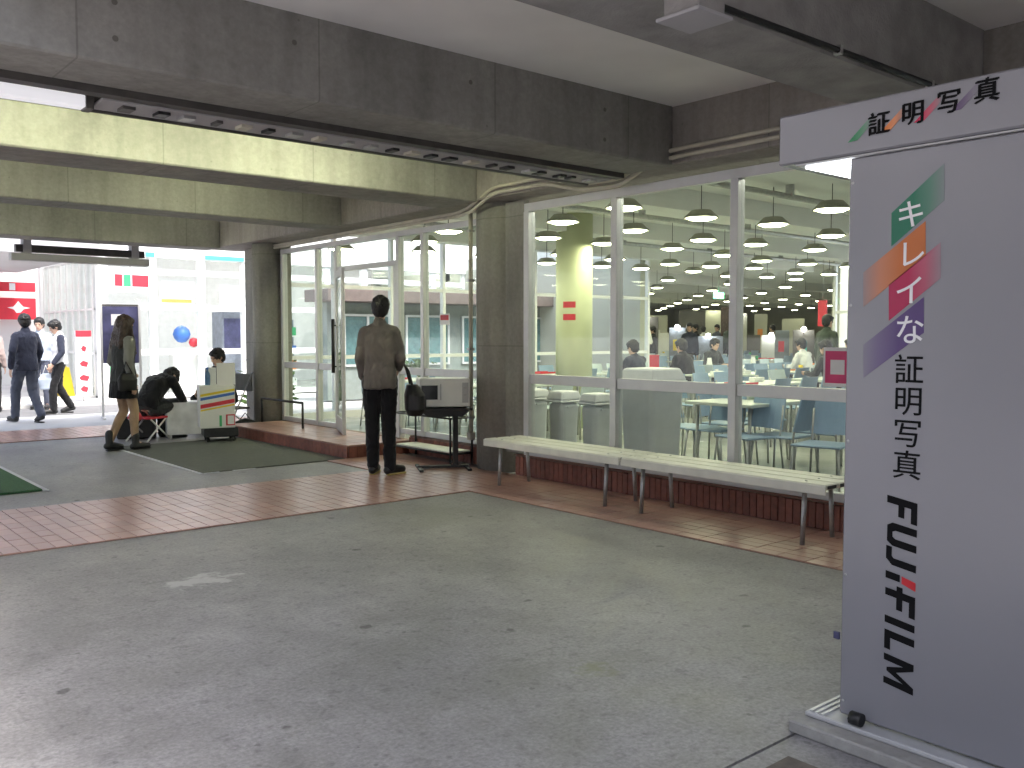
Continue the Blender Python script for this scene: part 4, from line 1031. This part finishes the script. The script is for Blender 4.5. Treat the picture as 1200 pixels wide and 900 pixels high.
for i in range(4):
    w1 = MB().box(.4 + i * 1.55, 1.5 + i * 1.55, -.012, -.002, .75, 1.75).build('window', simple('teal_window_%d' % i, (.10, .19, .20), .15, var=.2), cw)
    for x in (.36, .93, 1.5): MB().box(x + i * 1.55, x + .05 + i * 1.55, -.05, -.014, .70, 1.80).build('frame', M['alum'], w1)
    for z in (.70, 1.76): MB().box(.411 + i * 1.55, 1.499 + i * 1.55, -.045, -.016, z, z + .045).build('frame', M['alum'], w1)

# ------------------------------------------------------------------ people: continuous remeshed bodies with clothes as children
def V(*a): return Vector(a)
class Blob:
    def __init__(s): s.bm = bmesh.new()
    def _rings(s, rings):
        vs = [[s.bm.verts.new(p) for p in r] for r in rings]; n = len(vs[0])
        for i in range(len(vs) - 1):
            for k in range(n): s.bm.faces.new((vs[i][k], vs[i][(k + 1) % n], vs[i + 1][(k + 1) % n], vs[i + 1][k]))
        s.bm.faces.new(vs[0][::-1]); s.bm.faces.new(vs[-1])
    def cap(s, p0, r0, p1, r1, seg=12):
        p0, p1 = Vector(p0), Vector(p1); d = p1 - p0
        if d.length < 1e-5: d = Vector((0, 0, 1e-4))
        d.normalize(); a = d.cross(Vector((0, 0, 1)))
        if a.length < .1: a = d.cross(Vector((1, 0, 0)))
        a.normalize(); b = d.cross(a); rings = []
        st = [(p0, r0, -t_) for t_ in (.97, .8, .45)] + [(p0, r0, 0), (p1, r1, 0)] + [(p1, r1, t_) for t_ in (.45, .8, .97)]
        for c, r, t_ in st:
            rr = r * math.sqrt(max(.01, 1 - t_ * t_)); cc = c + d * (t_ * r)
            rings.append([cc + (a * math.cos(2 * PI * k / seg) + b * math.sin(2 * PI * k / seg)) * rr for k in range(seg)])
        s._rings(rings); return s
    def chain(s, pts, rad, seg=12):
        for i in range(len(pts) - 1): s.cap(pts[i], rad[i], pts[i + 1], rad[i + 1], seg)
        return s
    def ell(s, c, r, rot=None):
        m = Matrix.Translation(c) @ (rot.to_4x4() if rot else Matrix.Identity(4)) @ Matrix.Diagonal((*r, 1))
        bmesh.ops.create_uvsphere(s.bm, u_segments=18, v_segments=12, radius=1, matrix=m); return s
    def loft(s, st, side=V(1, 0, 0), seg=20, power=2.4):      # stations: centre, half width, half depth, front vector
        rings = []
        for (c, a, b, fr) in st:
            fr = Vector(fr).normalized(); r_ = []
            for k in range(seg):
                t_ = 2 * PI * k / seg; cs, sn = math.cos(t_), math.sin(t_)
                e = 2 / power
                r_.append(Vector(c) + side * (a * math.copysign(abs(cs) ** e, cs)) + fr * (b * math.copysign(abs(sn) ** e, sn)))
            rings.append(r_)
        s._rings(rings); return s
    def build(s, name, mat, parent, vox=.011, smooth=5, scale=1.0, amp=0, freq=(14, 14, 9)):
        bmesh.ops.recalc_face_normals(s.bm, faces=s.bm.faces)
        if scale != 1: bmesh.ops.scale(s.bm, vec=(scale,) * 3, verts=s.bm.verts)
        me = bpy.data.meshes.new('tmp'); s.bm.to_mesh(me); s.bm.free()
        o = bpy.data.objects.new('tmp', me)
        r = o.modifiers.new('r', 'REMESH'); r.mode = 'VOXEL'; r.voxel_size = vox; r.use_smooth_shade = True
        k = o.modifiers.new('s', 'SMOOTH'); k.iterations = smooth; k.factor = .5
        out = evaluate(o)
        bpy.data.objects.remove(o); bpy.data.meshes.remove(me)
        out.name = name; out.materials.clear(); out.materials.append(mat)
        for p in out.polygons: p.use_smooth = True
        if amp:                                            # real folds: push the surface in and out along its normal
            o1 = Vector((random.uniform(0, 50), 3, 9)); ns = [v.normal.copy() for v in out.vertices]
            for v, n_ in zip(out.vertices, ns):
                q = Vector((v.co.x * freq[0], v.co.y * freq[1], v.co.z * freq[2])) + o1
                q2 = q + Vector((mnoise.noise(q * .6), mnoise.noise(q * .6 + o1), mnoise.noise(q * .5 - o1))) * 1.2
                v.co += n_ * amp * (1 - 2 * abs(mnoise.noise(q2)) + .5 * mnoise.noise(q2 * 2.3))
        return link(name, out, parent)

def pose(**kw):
    J = dict(pel=V(0, 0, .93), waist=V(0, 0, 1.08), chest=V(0, 0, 1.27), neck=V(0, -.005, 1.44), head=V(0, .02, 1.585), look=V(0, 1, 0),
             sl=V(-.152, 0, 1.368), sr=V(.152, 0, 1.368), el=V(-.200, -.02, 1.10), er=V(.200, -.02, 1.10), wl=V(-.225, .05, .85), wr=V(.225, .05, .85),
             hl=V(-.09, 0, .91), hr=V(.09, 0, .91), kl=V(-.10, .02, .50), kr=V(.10, .02, .50), al=V(-.105, -.02, .085), ar=V(.105, -.02, .085),
             tl=V(-.12, .15, .03), tr=V(.12, .15, .03), fw=V(0, 1, 0), side=V(1, 0, 0))
    J.update(kw); return J

def person(label, loc, rotz, h, J, top, bottom, hairm='hair', shoe='shoe', sole=None, vox=.011, skirt=False, hairlong=False, sleeve=True, top_len=.0, vest=None, tops_mat=None, cat='person', legs_mat=None, boots=False, group=None):
    k = h / 1.70
    P = thing('person', label, 'person', loc, rotz, group)
    fw, sd = J['fw'], J['side']
    hd = J['head']; look = J['look'].normalized(); up = (hd - J['neck']).normalized()
    hs_ = look.cross(up).normalized(); look = up.cross(hs_).normalized()
    rot = Matrix((hs_, look, up)).transposed()
    H = lambda x, y, z: hd + rot @ V(x, y, z)
    # --- body
    b = Blob()
    b.loft([(J['pel'] - V(0, 0, .07), .13, .085, fw), (J['pel'], .155, .10, fw), (J['waist'], .13, .088, fw), (J['chest'], .16, .10, fw), (J['chest'].lerp(J['neck'], .6), .155, .085, fw), (J['neck'] - V(0, 0, .015), .07, .06, fw)], sd)
    b.cap(J['neck'] - up * .03, .055, hd - up * .06, .05)
    for sh in ('sl', 'sr'): b.cap(J['neck'] - up * .03, .05, J[sh], .05)
    b.ell(H(0, -.008, .012), (.076, .094, .105), rot); b.ell(H(0, .028, -.055), (.055, .058, .062), rot)
    b.ell(H(0, .092, -.018), (.012, .018, .024), rot)                                  # nose
    b.ell(H(0, .078, .028), (.05, .014, .012), rot); b.ell(H(0, .078, -.062), (.024, .013, .012), rot); b.ell(H(0, .07, -.095), (.022, .016, .016), rot)
    for s in (-1, 1): b.ell(H(s * .078, -.012, -.008), (.010, .02, .03), rot)
    for s, sh, e, wr in ((-1, 'sl', 'el', 'wl'), (1, 'sr', 'er', 'wr')):
        b.chain([J[sh], J[e], J[wr]], [.05, .04, .027])
        d = (J[wr] - J[e]).normalized(); n = (sd * -s); n = (n - d * n.dot(d)).normalized(); f = d.cross(n) * (1 if s < 0 else -1)
        if f.dot(fw) < 0: f = -f
        pc = J[wr] + d * .05
        b.loft([(J[wr] + d * .005, .024, .018, n), (pc, .036, .015, n), (J[wr] + d * .095, .036, .013, n)], f, 12, 2.4)
        for q, (off, ln) in enumerate(((.028, .068), (.010, .078), (-.008, .072), (-.026, .056))):
            a0 = J[wr] + d * .09 + f * off; a1 = a0 + d * ln * .55 + n * .006; a2 = a1 + d * ln * .38 + n * .022
            b.chain([a0, a1, a2], [.0088, .0082, .007], 8)
        t0 = J[wr] + d * .035 + f * .028; t1 = t0 + d * .03 + f * .022 + n * .006; b.chain([t0, t1, t1 + d * .032 + n * .008], [.011, .010, .008], 8)
    for hp, kn, an, to in (('hl', 'kl', 'al', 'tl'), ('hr', 'kr', 'ar', 'tr')):
        mid = J[kn].lerp(J[an], .3) - fw * .012
        b.chain([J[hp], J[kn], mid, J[an]], [.078, .053, .054, .034]); b.chain([J[an], J[to]], [.036, .026])
    body = b.build('body', M['skin'], P, vox * .75, 3, k)
    # --- face details
    for s in (-1, 1): Blob().ell(H(s * .031, .082, .008), (.012, .006, .007), rot).build('eye', M['eye'], body, .003, 1, k)
    Blob().ell(H(0, .088, -.062), (.021, .006, .007), rot).build('mouth', M['lip'], body, .003, 1, k)
    # --- hair
    b = Blob(); b.ell(H(0, -.022, .032), (.088, .098, .098), rot); b.ell(H(0, -.045, -.015), (.08, .066, .075), rot); b.ell(H(0, .04, .075), (.065, .05, .04), rot)
    for q in range(16):
        a = random.uniform(0, 6.28); e_ = random.uniform(-.1, 1.2); b.ell(H(.072 * math.cos(a) * math.cos(e_), -.024 + .082 * math.sin(a) * math.cos(e_), .034 + .084 * math.sin(e_)), (.022, .022, .018), rot)
    if hairlong:
        for x in (-.07, -.035, 0, .035, .07):
            p0 = H(x, -.05, .03)
            b.chain([p0, p0 + V(x * .15, -.035, -.15), p0 + V(x * .35, -.065, -.29), p0 + V(x * .3, -.06, -.46 + abs(x))], [.045, .048, .048, .02])
        for s in (-1, 1):
            p0 = H(s * .075, .0, .03); b.chain([p0, p0 + V(s * .02, .0, -.14), p0 + V(s * .035, .02, -.28), p0 + V(s * .02, .07, -.38)], [.03, .036, .034, .014])
    b.build('hair', M[hairm], P, vox * .7, 2, k, .009, (38, 38, 26))
    # --- top
    b = Blob(); low = J['pel'] - V(0, 0, .03 + top_len)
    g = .022
    b.loft([(low, .152 + g, .116 + g, fw), (J['pel'] + V(0, 0, .05), .145 + g, .108 + g, fw), (J['waist'], .130 + g, .092 + g, fw), (J['chest'], .146 + g, .100 + g, fw), (J['chest'].lerp(J['neck'], .5), .150 + g * .5, .098 + g * .6, fw), (J['neck'] - V(0, 0, .005), .07, .066, fw)], sd)
    for sh, e, wr in (('sl', 'el', 'wl'), ('sr', 'er', 'wr')):
        end = J[e].lerp(J[wr], .96) if sleeve else J[sh].lerp(J[e], .5)
        if sleeve:
            m1, m2 = J[sh].lerp(J[e], .5), J[e].lerp(J[wr], .5)
            if vest is None: b.chain([J['neck'] - up * .035, J[sh] - V(0, 0, .008), m1, J[e], m2, end], [.058, .060, .057, .051, .047, .041])
        else: b.cap(J[sh], .07, end, .062)
    b.cap(J['neck'] - up * .02, .064, J['neck'] + up * .02, .060)
    jk = b.build('jacket' if vest is None else 'vest', tops_mat or M[top], P, vox, 4, k, .008, (11, 11, 8))
    if vest is None:
        Blob().loft([(J['neck'] - up * .02 - fw * .004, .074, .072, fw), (J['neck'] + up * .035 - fw * .006, .066, .064, fw)], sd, 16, 2.0).build('collar', tops_mat or M[top], jk, vox * .8, 3, k, .003)
    if vest is not None:
        for sh, e, wr in (('sl', 'el', 'wl'), ('sr', 'er', 'wr')):
            Blob().chain([J['neck'].lerp(J[sh], .55) - up * .02, J[sh], J[e], J[e].lerp(J[wr], .96)], [.055, .067, .056, .042]).build('sleeve', M[vest], P, vox, 4, k, .006)
    # --- bottom
    if skirt:
        b = Blob(); kl = J['pel'] - V(0, 0, .26)
        b.loft([(kl, .20, .155, fw), (J['pel'] - V(0, 0, .1), .185, .14, fw), (J['pel'] + V(0, 0, .03), .165, .115, fw)], sd)
        b.build('skirt', M[bottom], P, vox, 3, k, .008, (16, 16, 5))
        if legs_mat:
            for hp, kn, an in (('hl', 'kl', 'al'), ('hr', 'kr', 'ar')):
                mid = J[kn].lerp(J[an], .3) - fw * .012
                Blob().chain([J[hp].lerp(J[kn], .3), J[kn], mid, J[an]], [.077, .058, .058, .040]).build('stocking', M[legs_mat], P, vox, 2, k)
    else:
        b = Blob(); b.loft([(J['pel'] - V(0, 0, .06), .142, .104, fw), (J['pel'], .146, .103, fw), (J['pel'] + V(0, 0, .06), .130, .095, fw)], sd)
        for hp, kn, an in (('hl', 'kl', 'al'), ('hr', 'kr', 'ar')):
            b.chain([J[hp] - V(0, 0, .01), J[hp].lerp(J[kn], .5), J[kn], J[kn].lerp(J[an], .5), J[an] + V(0, 0, .0)], [.094, .086, .072, .066, .060])
        b.build('trousers', M[bottom], P, vox, 3, k, .007, (12, 12, 12))
    # --- shoes
    for an, to in (('al', 'tl'), ('ar', 'tr')):
        d = J[to] - J[an]; d.z = 0; d.normalize(); a = J[an]; toe = J[to]
        hgt = a.z - .085
        b = Blob(); heel = V(a.x, a.y, hgt + .045) - d * .035; tp = V(toe.x, toe.y, toe.z + .012)
        b.cap(heel, .042, tp, .036); b.cap(V(a.x, a.y, hgt + .05), .045, V(a.x, a.y, hgt + (.20 if boots else .095)), .050 if boots else .046); b.cap(heel + d * .07 + V(0, 0, .015), .04, tp, .034)
        sh = b.build('shoe', M[shoe], P, vox * .8, 3, k)
        zmin = min(v.co.z for v in sh.data.vertices)
        b = Blob(); b.loft([(heel * 1 + V(0, 0, zmin / k - heel.z + .0), .040, .012, V(0, 0, 1)), (heel.lerp(tp, .5) + V(0, 0, zmin / k - heel.lerp(tp, .5).z + 0), .044, .012, V(0, 0, 1)), (tp + d * .03 + V(0, 0, zmin / k - tp.z + 0), .034, .012, V(0, 0, 1))], d.cross(V(0, 0, 1)), 12)
        b.build('sole', M[sole or 'black'], sh, vox * .6, 1, k)
    # settle the lowest point on the ground at loc.z
    zlow = min(v.co.z for c in kids(P) for q in [c] + kids(c) for v in q.data.vertices)
    if J.get('settle', True):
        for c in kids(P): c.location.z = -zlow
    return P

M['c_taupe'] = cloth('taupe_jacket_cloth', (.185, .168, .15)); M['c_black'] = cloth('black_cloth', (.014, .014, .016)); M['c_navy'] = cloth('navy_suit_cloth', (.035, .04, .065))
M['c_slate'] = cloth('slate_trouser_cloth', (.09, .10, .14)); M['c_white'] = cloth('white_cloth', (.72, .72, .74)); M['c_grey'] = cloth('grey_knit', (.20, .20, .19)); M['c_tan'] = cloth('tan_stocking', (.40, .27, .18))
M['c_char'] = cloth('charcoal_cloth', (.04, .042, .045)); M['c_blue'] = cloth('pale_blue_shirt', (.40, .46, .55)); M['c_brown'] = cloth('brown_pink_coat', (.36, .28, .26)); M['c_green'] = cloth('olive_cloth', (.06, .075, .06))
M['bag_black'] = simple('black_bag_leather', (.014, .014, .015), .5, var=.3, scale=15, bmp=.5, bscale=50)

view = lambda x, y: -math.atan2(x, y)       # rotation that turns local +Y away from the camera at (x, y)
# standing man seen from behind
J = pose(al=V(-.075, .02, .085), ar=V(.095, -.05, .085), tl=V(-.02, .17, .03), tr=V(.23, .03, .03), kl=V(-.078, .03, .50), kr=V(.085, -.01, .50),
         er=V(.215, -.01, 1.12), wr=V(.205, .15, 1.02), wl=V(-.165, .15, .93), el=V(-.20, -.0, 1.12), head=V(.012, .035, 1.585), look=V(.1, 1, -.02))
man = person('man with black hair in taupe jacket and black trousers standing with back turned', (4.70, 7.52, .009), view(4.7, 7.52) + R(4), 1.70, J, 'c_taupe', 'c_black', shoe='shoe', sole='sole', vox=.009, top_len=.07)
man.scale.x = .93
# his shoulder bag
t = thing('shoulder_bag', 'black shoulder bag hanging at the right hip of the man in taupe', 'bag', (4.70, 7.52, .009), view(4.7, 7.52) + R(4))
b = Blob(); b.loft([(V(.33, -.02, .57), .12, .065, V(1, 0, 0)), (V(.335, -.02, .63), .175, .10, V(1, 0, 0)), (V(.33, -.02, .77), .17, .10, V(1, 0, 0)), (V(.31, .0, .87), .12, .055, V(1, 0, 0))], V(0, 1, 0), 18)
b.build('body', M['bag_black'], t, .01, 3)
MB().tube([(.31, -.09, .83), (.27, -.06, 1.0), (.24, .04, 1.06), (.27, .13, 1.0), (.31, .12, .83)], .012).build('strap', M['bag_black'], t)
MB().box(.425, .437, -.08, .05, .64, .73, .004).build('pocket', M['cable'], t)
# long haired woman walking towards the stall
J = pose(kl=V(-.075, .04, .49), al=V(-.08, -.16, .10), tl=V(-.085, .0, .03), kr=V(.075, .10, .50), ar=V(.08, .10, .085), tr=V(.085, .27, .03), hl=V(-.08, 0, .9), hr=V(.08, 0, .9),
         el=V(-.22, -.03, 1.12), er=V(.22, -.05, 1.12), wl=V(-.2, .16, 1.0), wr=V(.22, -.0, .87), chest=V(0, .01, 1.27), head=V(0, .04, 1.585), look=V(0, 1, -.12), sl=V(-.165, 0, 1.385), sr=V(.165, 0, 1.385))
person('woman with long brown hair, grey sleeves and black dress facing the stall', (3.44, 11.12, .0), R(-78), 1.57, J, 'c_char', 'c_black', 'hair_brown', skirt=True, vest='c_grey', top_len=.02, legs_mat='c_tan', boots=True, vox=.010, hairlong=True)
t = thing('handbag', 'small dark handbag hanging behind the long haired woman', 'bag', (3.44, 11.12, 0), R(-78)); b = Blob(); b.loft([(V(.27, -.10, .72), .11, .04, V(1, 0, 0)), (V(.27, -.10, .85), .12, .05, V(1, 0, 0)), (V(.26, -.10, .92), .08, .03, V(1, 0, 0))], V(0, 1, 0), 14); b.build('body', M['bag_black'], t, .01, 3); MB().tube([(.27, -.17, .9), (.24, -.1, 1.05), (.27, -.03, .9)], .008).build('strap', M['bag_black'], t)
# walkers on the street
J = pose(kl=V(-.09, .16, .52), al=V(-.09, .20, .10), tl=V(-.10, .37, .045), kr=V(.09, .0, .50), ar=V(.09, -.24, .13), tr=V(.10, -.08, .03), el=V(-.25, -.08, 1.12), wl=V(-.25, -.02, .87), er=V(.25, .04, 1.12), wr=V(.25, .16, .90), look=V(.3, 1, -.1))
person('man in navy suit jacket and slate trousers striding away along the street', (3.42, 15.75, -.004), view(3.42, 15.75) + R(28), 1.68, J, 'c_navy', 'c_slate', vox=.012, top_len=.08)
J = pose(kl=V(-.08, .13, .51), al=V(-.08, .13, .085), tl=V(-.085, .30, .03), kr=V(.08, .01, .49), ar=V(.08, -.20, .12), tr=V(.085, -.05, .03), er=V(.22, -.04, 1.12), wr=V(.23, .06, .88), el=V(-.22, .0, 1.12), wl=V(-.22, .14, .92), head=V(0, .06, 1.57), look=V(0, 1, -.35))
person('man in white vest with dark sleeves walking left past the glass wall', (4.28, 17.3, -.012), R(88), 1.63, J, 'c_white', 'c_black', vest='c_navy', vox=.012)
t = thing('carrier_bag', 'pale blue carrier bag held by the man in white vest', 'bag', (4.05, 17.25, .42)); b = Blob(); b.loft([(V(0, 0, 0), .10, .06, V(0, 1, 0)), (V(0, 0, .18), .13, .07, V(0, 1, 0)), (V(0, 0, .28), .06, .03, V(0, 1, 0))], V(1, 0, 0), 14); b.build('body', M['c_blue'], t, .012, 2); MB().tube([(-.05, 0, .27), (0, 0, .42), (.05, 0, .27)], .008).build('handle', M['white'], t)
person('man in pale blue shirt on the street behind the one in white vest', (4.28, 18.6, -.012), R(150), 1.68, pose(), 'c_blue', 'c_slate', vox=.014)
person('person in brownish coat cut by the left picture edge on the street', (3.42, 18.4, -.012), R(-20), 1.62, pose(), 'c_brown', 'c_black', vox=.014)
# seated, bent over man at the stall
J = pose(pel=V(0, 0, .40), waist=V(0, .04, .54), chest=V(0, .17, .69), neck=V(0, .31, .79), head=V(0, .43, .80), look=V(0, .6, -.8), fw=V(0, .75, -.55),
         sl=V(-.18, .26, .76), sr=V(.18, .26, .76), el=V(-.24, .36, .52), er=V(.24, .36, .52), wl=V(-.15, .52, .44), wr=V(.15, .52, .44),
         hl=V(-.09, .03, .40), hr=V(.09, .03, .40), kl=V(-.14, .42, .44), kr=V(.14, .42, .44), al=V(-.13, .40, .085), ar=V(.13, .34, .085), tl=V(-.15, .56, .03), tr=V(.15, .50, .03))
person('man in black jacket bent forward on a folding stool at the stall', (4.02, 12.05, 0), R(-62), 1.70, J, 'c_black', 'c_char', vox=.011)
st = thing('folding_stool', 'white legged folding stool with red seat under the bent man', 'stool', (4.02, 12.05, 0), R(-62))
MB().box(-.19, .19, -.16, .16, .285, .31, .006).build('seat', M['red'], st)
for s in (-1, 1):
    MB().tube([(s * .17, -.2, .0), (s * .17, .14, .285)], .011).build('leg', M['white'], st); MB().tube([(s * .185, .2, .0), (s * .185, -.14, .285)], .011).build('leg', M['white'], st)
t = thing('red_pouch', 'small red pouch on the floor side of the folding stool', 'pouch', (3.80, 11.86, .28)); b = Blob(); b.ell(V(0, 0, .05), (.085, .05, .07)); b.build('body', M['red'], t, .01, 2); MB().tube([(-.04, 0, .11), (0, 0, .15), (.04, 0, .11)], .006).build('handle', M['red'], t)
tag(MB().box(-.24, .24, -.15, .15, 0, .27, .02).box(-.2, .2, -.12, .12, .271, .29, .004).build('black_case', M['black'], None, (4.0, 12.42, 0), R(-20)), 'black case on the floor behind the folding stool', 'case')
# vendor seated behind the cart
J = pose(pel=V(0, 0, .42), waist=V(0, .02, .58), chest=V(0, .06, .76), neck=V(0, .10, .92), head=V(0, .15, 1.05), look=V(0, .9, -.45), fw=V(0, 1, -.15),
         sl=V(-.18, .08, .87), sr=V(.18, .08, .87), el=V(-.24, .14, .62), er=V(.24, .14, .62), wl=V(-.15, .34, .55), wr=V(.15, .34, .55),
         hl=V(-.09, .02, .42), hr=V(.09, .02, .42), kl=V(-.13, .42, .46), kr=V(.13, .42, .46), al=V(-.13, .40, .085), ar=V(.13, .40, .085), tl=V(-.15, .56, .03), tr=V(.15, .56, .03))
person('dark haired vendor in black jacket seated behind the white cart', (5.33, 12.62, 0), R(100), 1.68, J, 'c_black', 'c_char', vox=.011)
t = thing('folding_chair', 'grey folding chair carrying the vendor near the far pillar', 'chair', (5.37, 12.62, 0), R(100))
MB().box(-.2, .2, -.2, .2, .30, .33, .006).build('seat', M['c_grey'], t); MB().box(-.2, .2, -.25, -.225, .55, .8, .006).build('backrest', M['c_grey'], t)
for s in (-1, 1): MB().tube([(s * .21, .18, 0), (s * .21, -.24, .82)], .011).build('leg', M['steel'], t); MB().tube([(s * .19, -.25, 0), (s * .19, .16, .31)], .011).build('leg', M['steel'], t)
t = thing('duffel_bag', 'grey and black duffel bag leaning on the vendor chair', 'bag', (5.42, 12.22, .0)); t.scale = (.7, .7, .7); b = Blob(); b.loft([(V(-.2, 0, .12), .09, .1, V(0, 0, 1)), (V(0, 0, .14), .12, .14, V(0, 0, 1)), (V(.2, 0, .12), .09, .1, V(0, 0, 1))], V(0, 1, 0), 16); b.build('body', M['c_char'], t, .012, 3); MB().tube([(-.1, 0, .26), (0, 0, .38), (.1, 0, .26)], .01).build('handle', M['bag_black'], t)
# cart with white boards
CR = view(4.66, 11.35) + R(6)
t = thing('hand_cart', 'black wheeled cart base under the white boxes at the stall', 'cart', (4.68, 11.38, 0), CR)
MB().box(-.19, .23, -.2, .2, .07, .18, .01).build('deck', M['black'], t)
for x in (-.14, .17):
    for y in (-.15, .15): MB().tube([(x - .014, y, .035), (x + .014, y, .035)], .035, 12).build('wheel', M['black'], t); MB().box(x - .02, x + .02, y - .015, y + .015, .036, .0695).build('fork', M['darksteel'], t)
t = thing('stall_box', 'white printed box with blue, red and yellow stripes on the cart', 'box', (4.68, 11.38, .181), CR)
MB().box(-.235, .195, -.17, .17, 0, .54, .006).build('body', M['white'], t)
for z0, z1, mt in ((.40, .43, 'yellow'), (.35, .385, 'blue'), (.25, .30, 'red'), (.215, .235, 'yellow')): MB().prism([(-.225, -.172, z0), (.19, -.172, z0 + .07), (.19, -.172, z1 + .07), (-.225, -.172, z1)], (0, -.002, 0)).build('stripe', M[mt], t)
MB().box(.08, .19, -.175, -.1715, .03, .17).build('picture_frame', M['red'], t); MB().box(.10, .18, -.178, -.1755, .045, .155).build('picture', M['white_print'], t)
MB().box(.0, .03, -.174, -.171, .02, .16).build('green_bar', M['green'], t)
t = thing('white_board', 'tall white card standing upright on the striped box', 'board', (4.68, 11.38, .722), CR); MB().box(-.01, .215, -.05, -.03, 0, .28).build('card', M['white_print'], t); MB().box(-.15, -.011, .02, .04, 0, .22).build('card', M['white'], t); MB().box(-.0, .2, -.025, .06, 0, .02).build('foot', M['white'], t)
t = thing('bottle', 'blue capped bottle on top of the striped box', 'bottle', (4.56, 11.40, .722), CR); MB().lathe([(.033, 0), (.035, .12), (.03, .15), (.014, .18), (.014, .2)], seg=14).build('body', M['silver'], t); MB().lathe([(.016, .2), (.016, .225)], seg=12).build('cap', M['blue'], t)
t = thing('low_white_table', 'low table under a white cloth between the bent man and the cart', 'table', (4.62, 12.15, 0), R(-15)); MB().box(-.3, .3, -.22, .22, .44, .47, .004).build('top', M['white'], t); MB().box(-.31, .31, -.23, -.222, .05, .473).build('cloth', M['c_white'], t); MB().box(-.318, -.311, -.22, .22, .05, .473).build('cloth', M['c_white'], t)
for x in (-.27, .27):
    for y in (-.18, .18): MB().box(x - .015, x + .015, y - .015, y + .015, 0, .439).build('leg', M['steel'], t)

# people inside the hall
person('person in dark olive jacket standing inside near the bright doors', (14.6, 8.7, 0), R(-100), 1.70, pose(), 'c_green', 'c_slate', vox=.014)
person('person in black coat standing far inside the hall beside the counter', (23.2, 18.4, 0), R(60), 1.70, pose(), 'c_black', 'c_black', vox=.016)
sit = lambda: pose(pel=V(0, 0, .55), waist=V(0, .03, .70), chest=V(0, .08, .88), neck=V(0, .12, 1.04), head=V(0, .16, 1.18), look=V(0, .9, -.4), fw=V(0, 1, -.2), sl=V(-.18, .1, .99), sr=V(.18, .1, .99), el=V(-.24, .18, .74), er=V(.24, .18, .74), wl=V(-.14, .42, .76), wr=V(.14, .42, .76),
    hl=V(-.09, .02, .53), hr=V(.09, .02, .53), kl=V(-.12, .44, .52), kr=V(.12, .44, .52), al=V(-.12, .42, .085), ar=V(.12, .42, .085), tl=V(-.13, .58, .03), tr=V(.13, .58, .03))
for x, y, rz, c1, lab in ((12.1, 9.75, 0, 'c_black', 'diner in black seated behind the middle pane'), (15.1, 11.65, PI, 'c_char', 'diner in charcoal seated at the back of the hall'), (17.5, 9.75, 0, 'c_brown', 'diner in brown seated near the bright doors'), (15.7, 9.75, 0, 'c_white', 'diner in white seated in the middle of the hall')):
    person(lab, (x, y, 0), rz, 1.68, sit(), c1, 'c_black', vox=.016)

for k, (x, y, rz, c1, lab) in enumerate(((21.4, 18.6, 40, 'c_char', 'standing figure in charcoal far inside the hall, left of the middle mullion'), (24.6, 19.2, -60, 'c_white', 'standing figure in white far inside the hall'), (19.4, 15.6, 120, 'c_navy', 'standing figure in navy in the hall wing'), (26.8, 18.0, 10, 'c_brown', 'standing figure in brownish coat far inside the hall'), (27.2, 20.6, 90, 'c_slate', 'standing figure in slate blue at the far counter'), (22.0, 16.2, -20, 'c_green', 'standing figure in olive between the far tables'))):
    person(lab, (x, y, 0), R(rz), 1.62 + .03 * k, pose(), c1, 'c_black', vox=.022)
for k, (x, y, rz, c1, lab) in enumerate(((10.9, 9.75, 0, 'c_navy', 'diner in navy seated behind the pane by the pillar'), (13.3, 7.8, 0, 'c_char', 'diner in charcoal seated alone behind the middle pane'), (15.7, 7.8, 0, 'c_taupe', 'diner in taupe seated behind the pane by the booth'))):
    person(lab, (x, y, 0), R(rz), 1.66, sit(), c1, 'c_black', vox=.018)
bpy.data.scenes.remove(TMP)
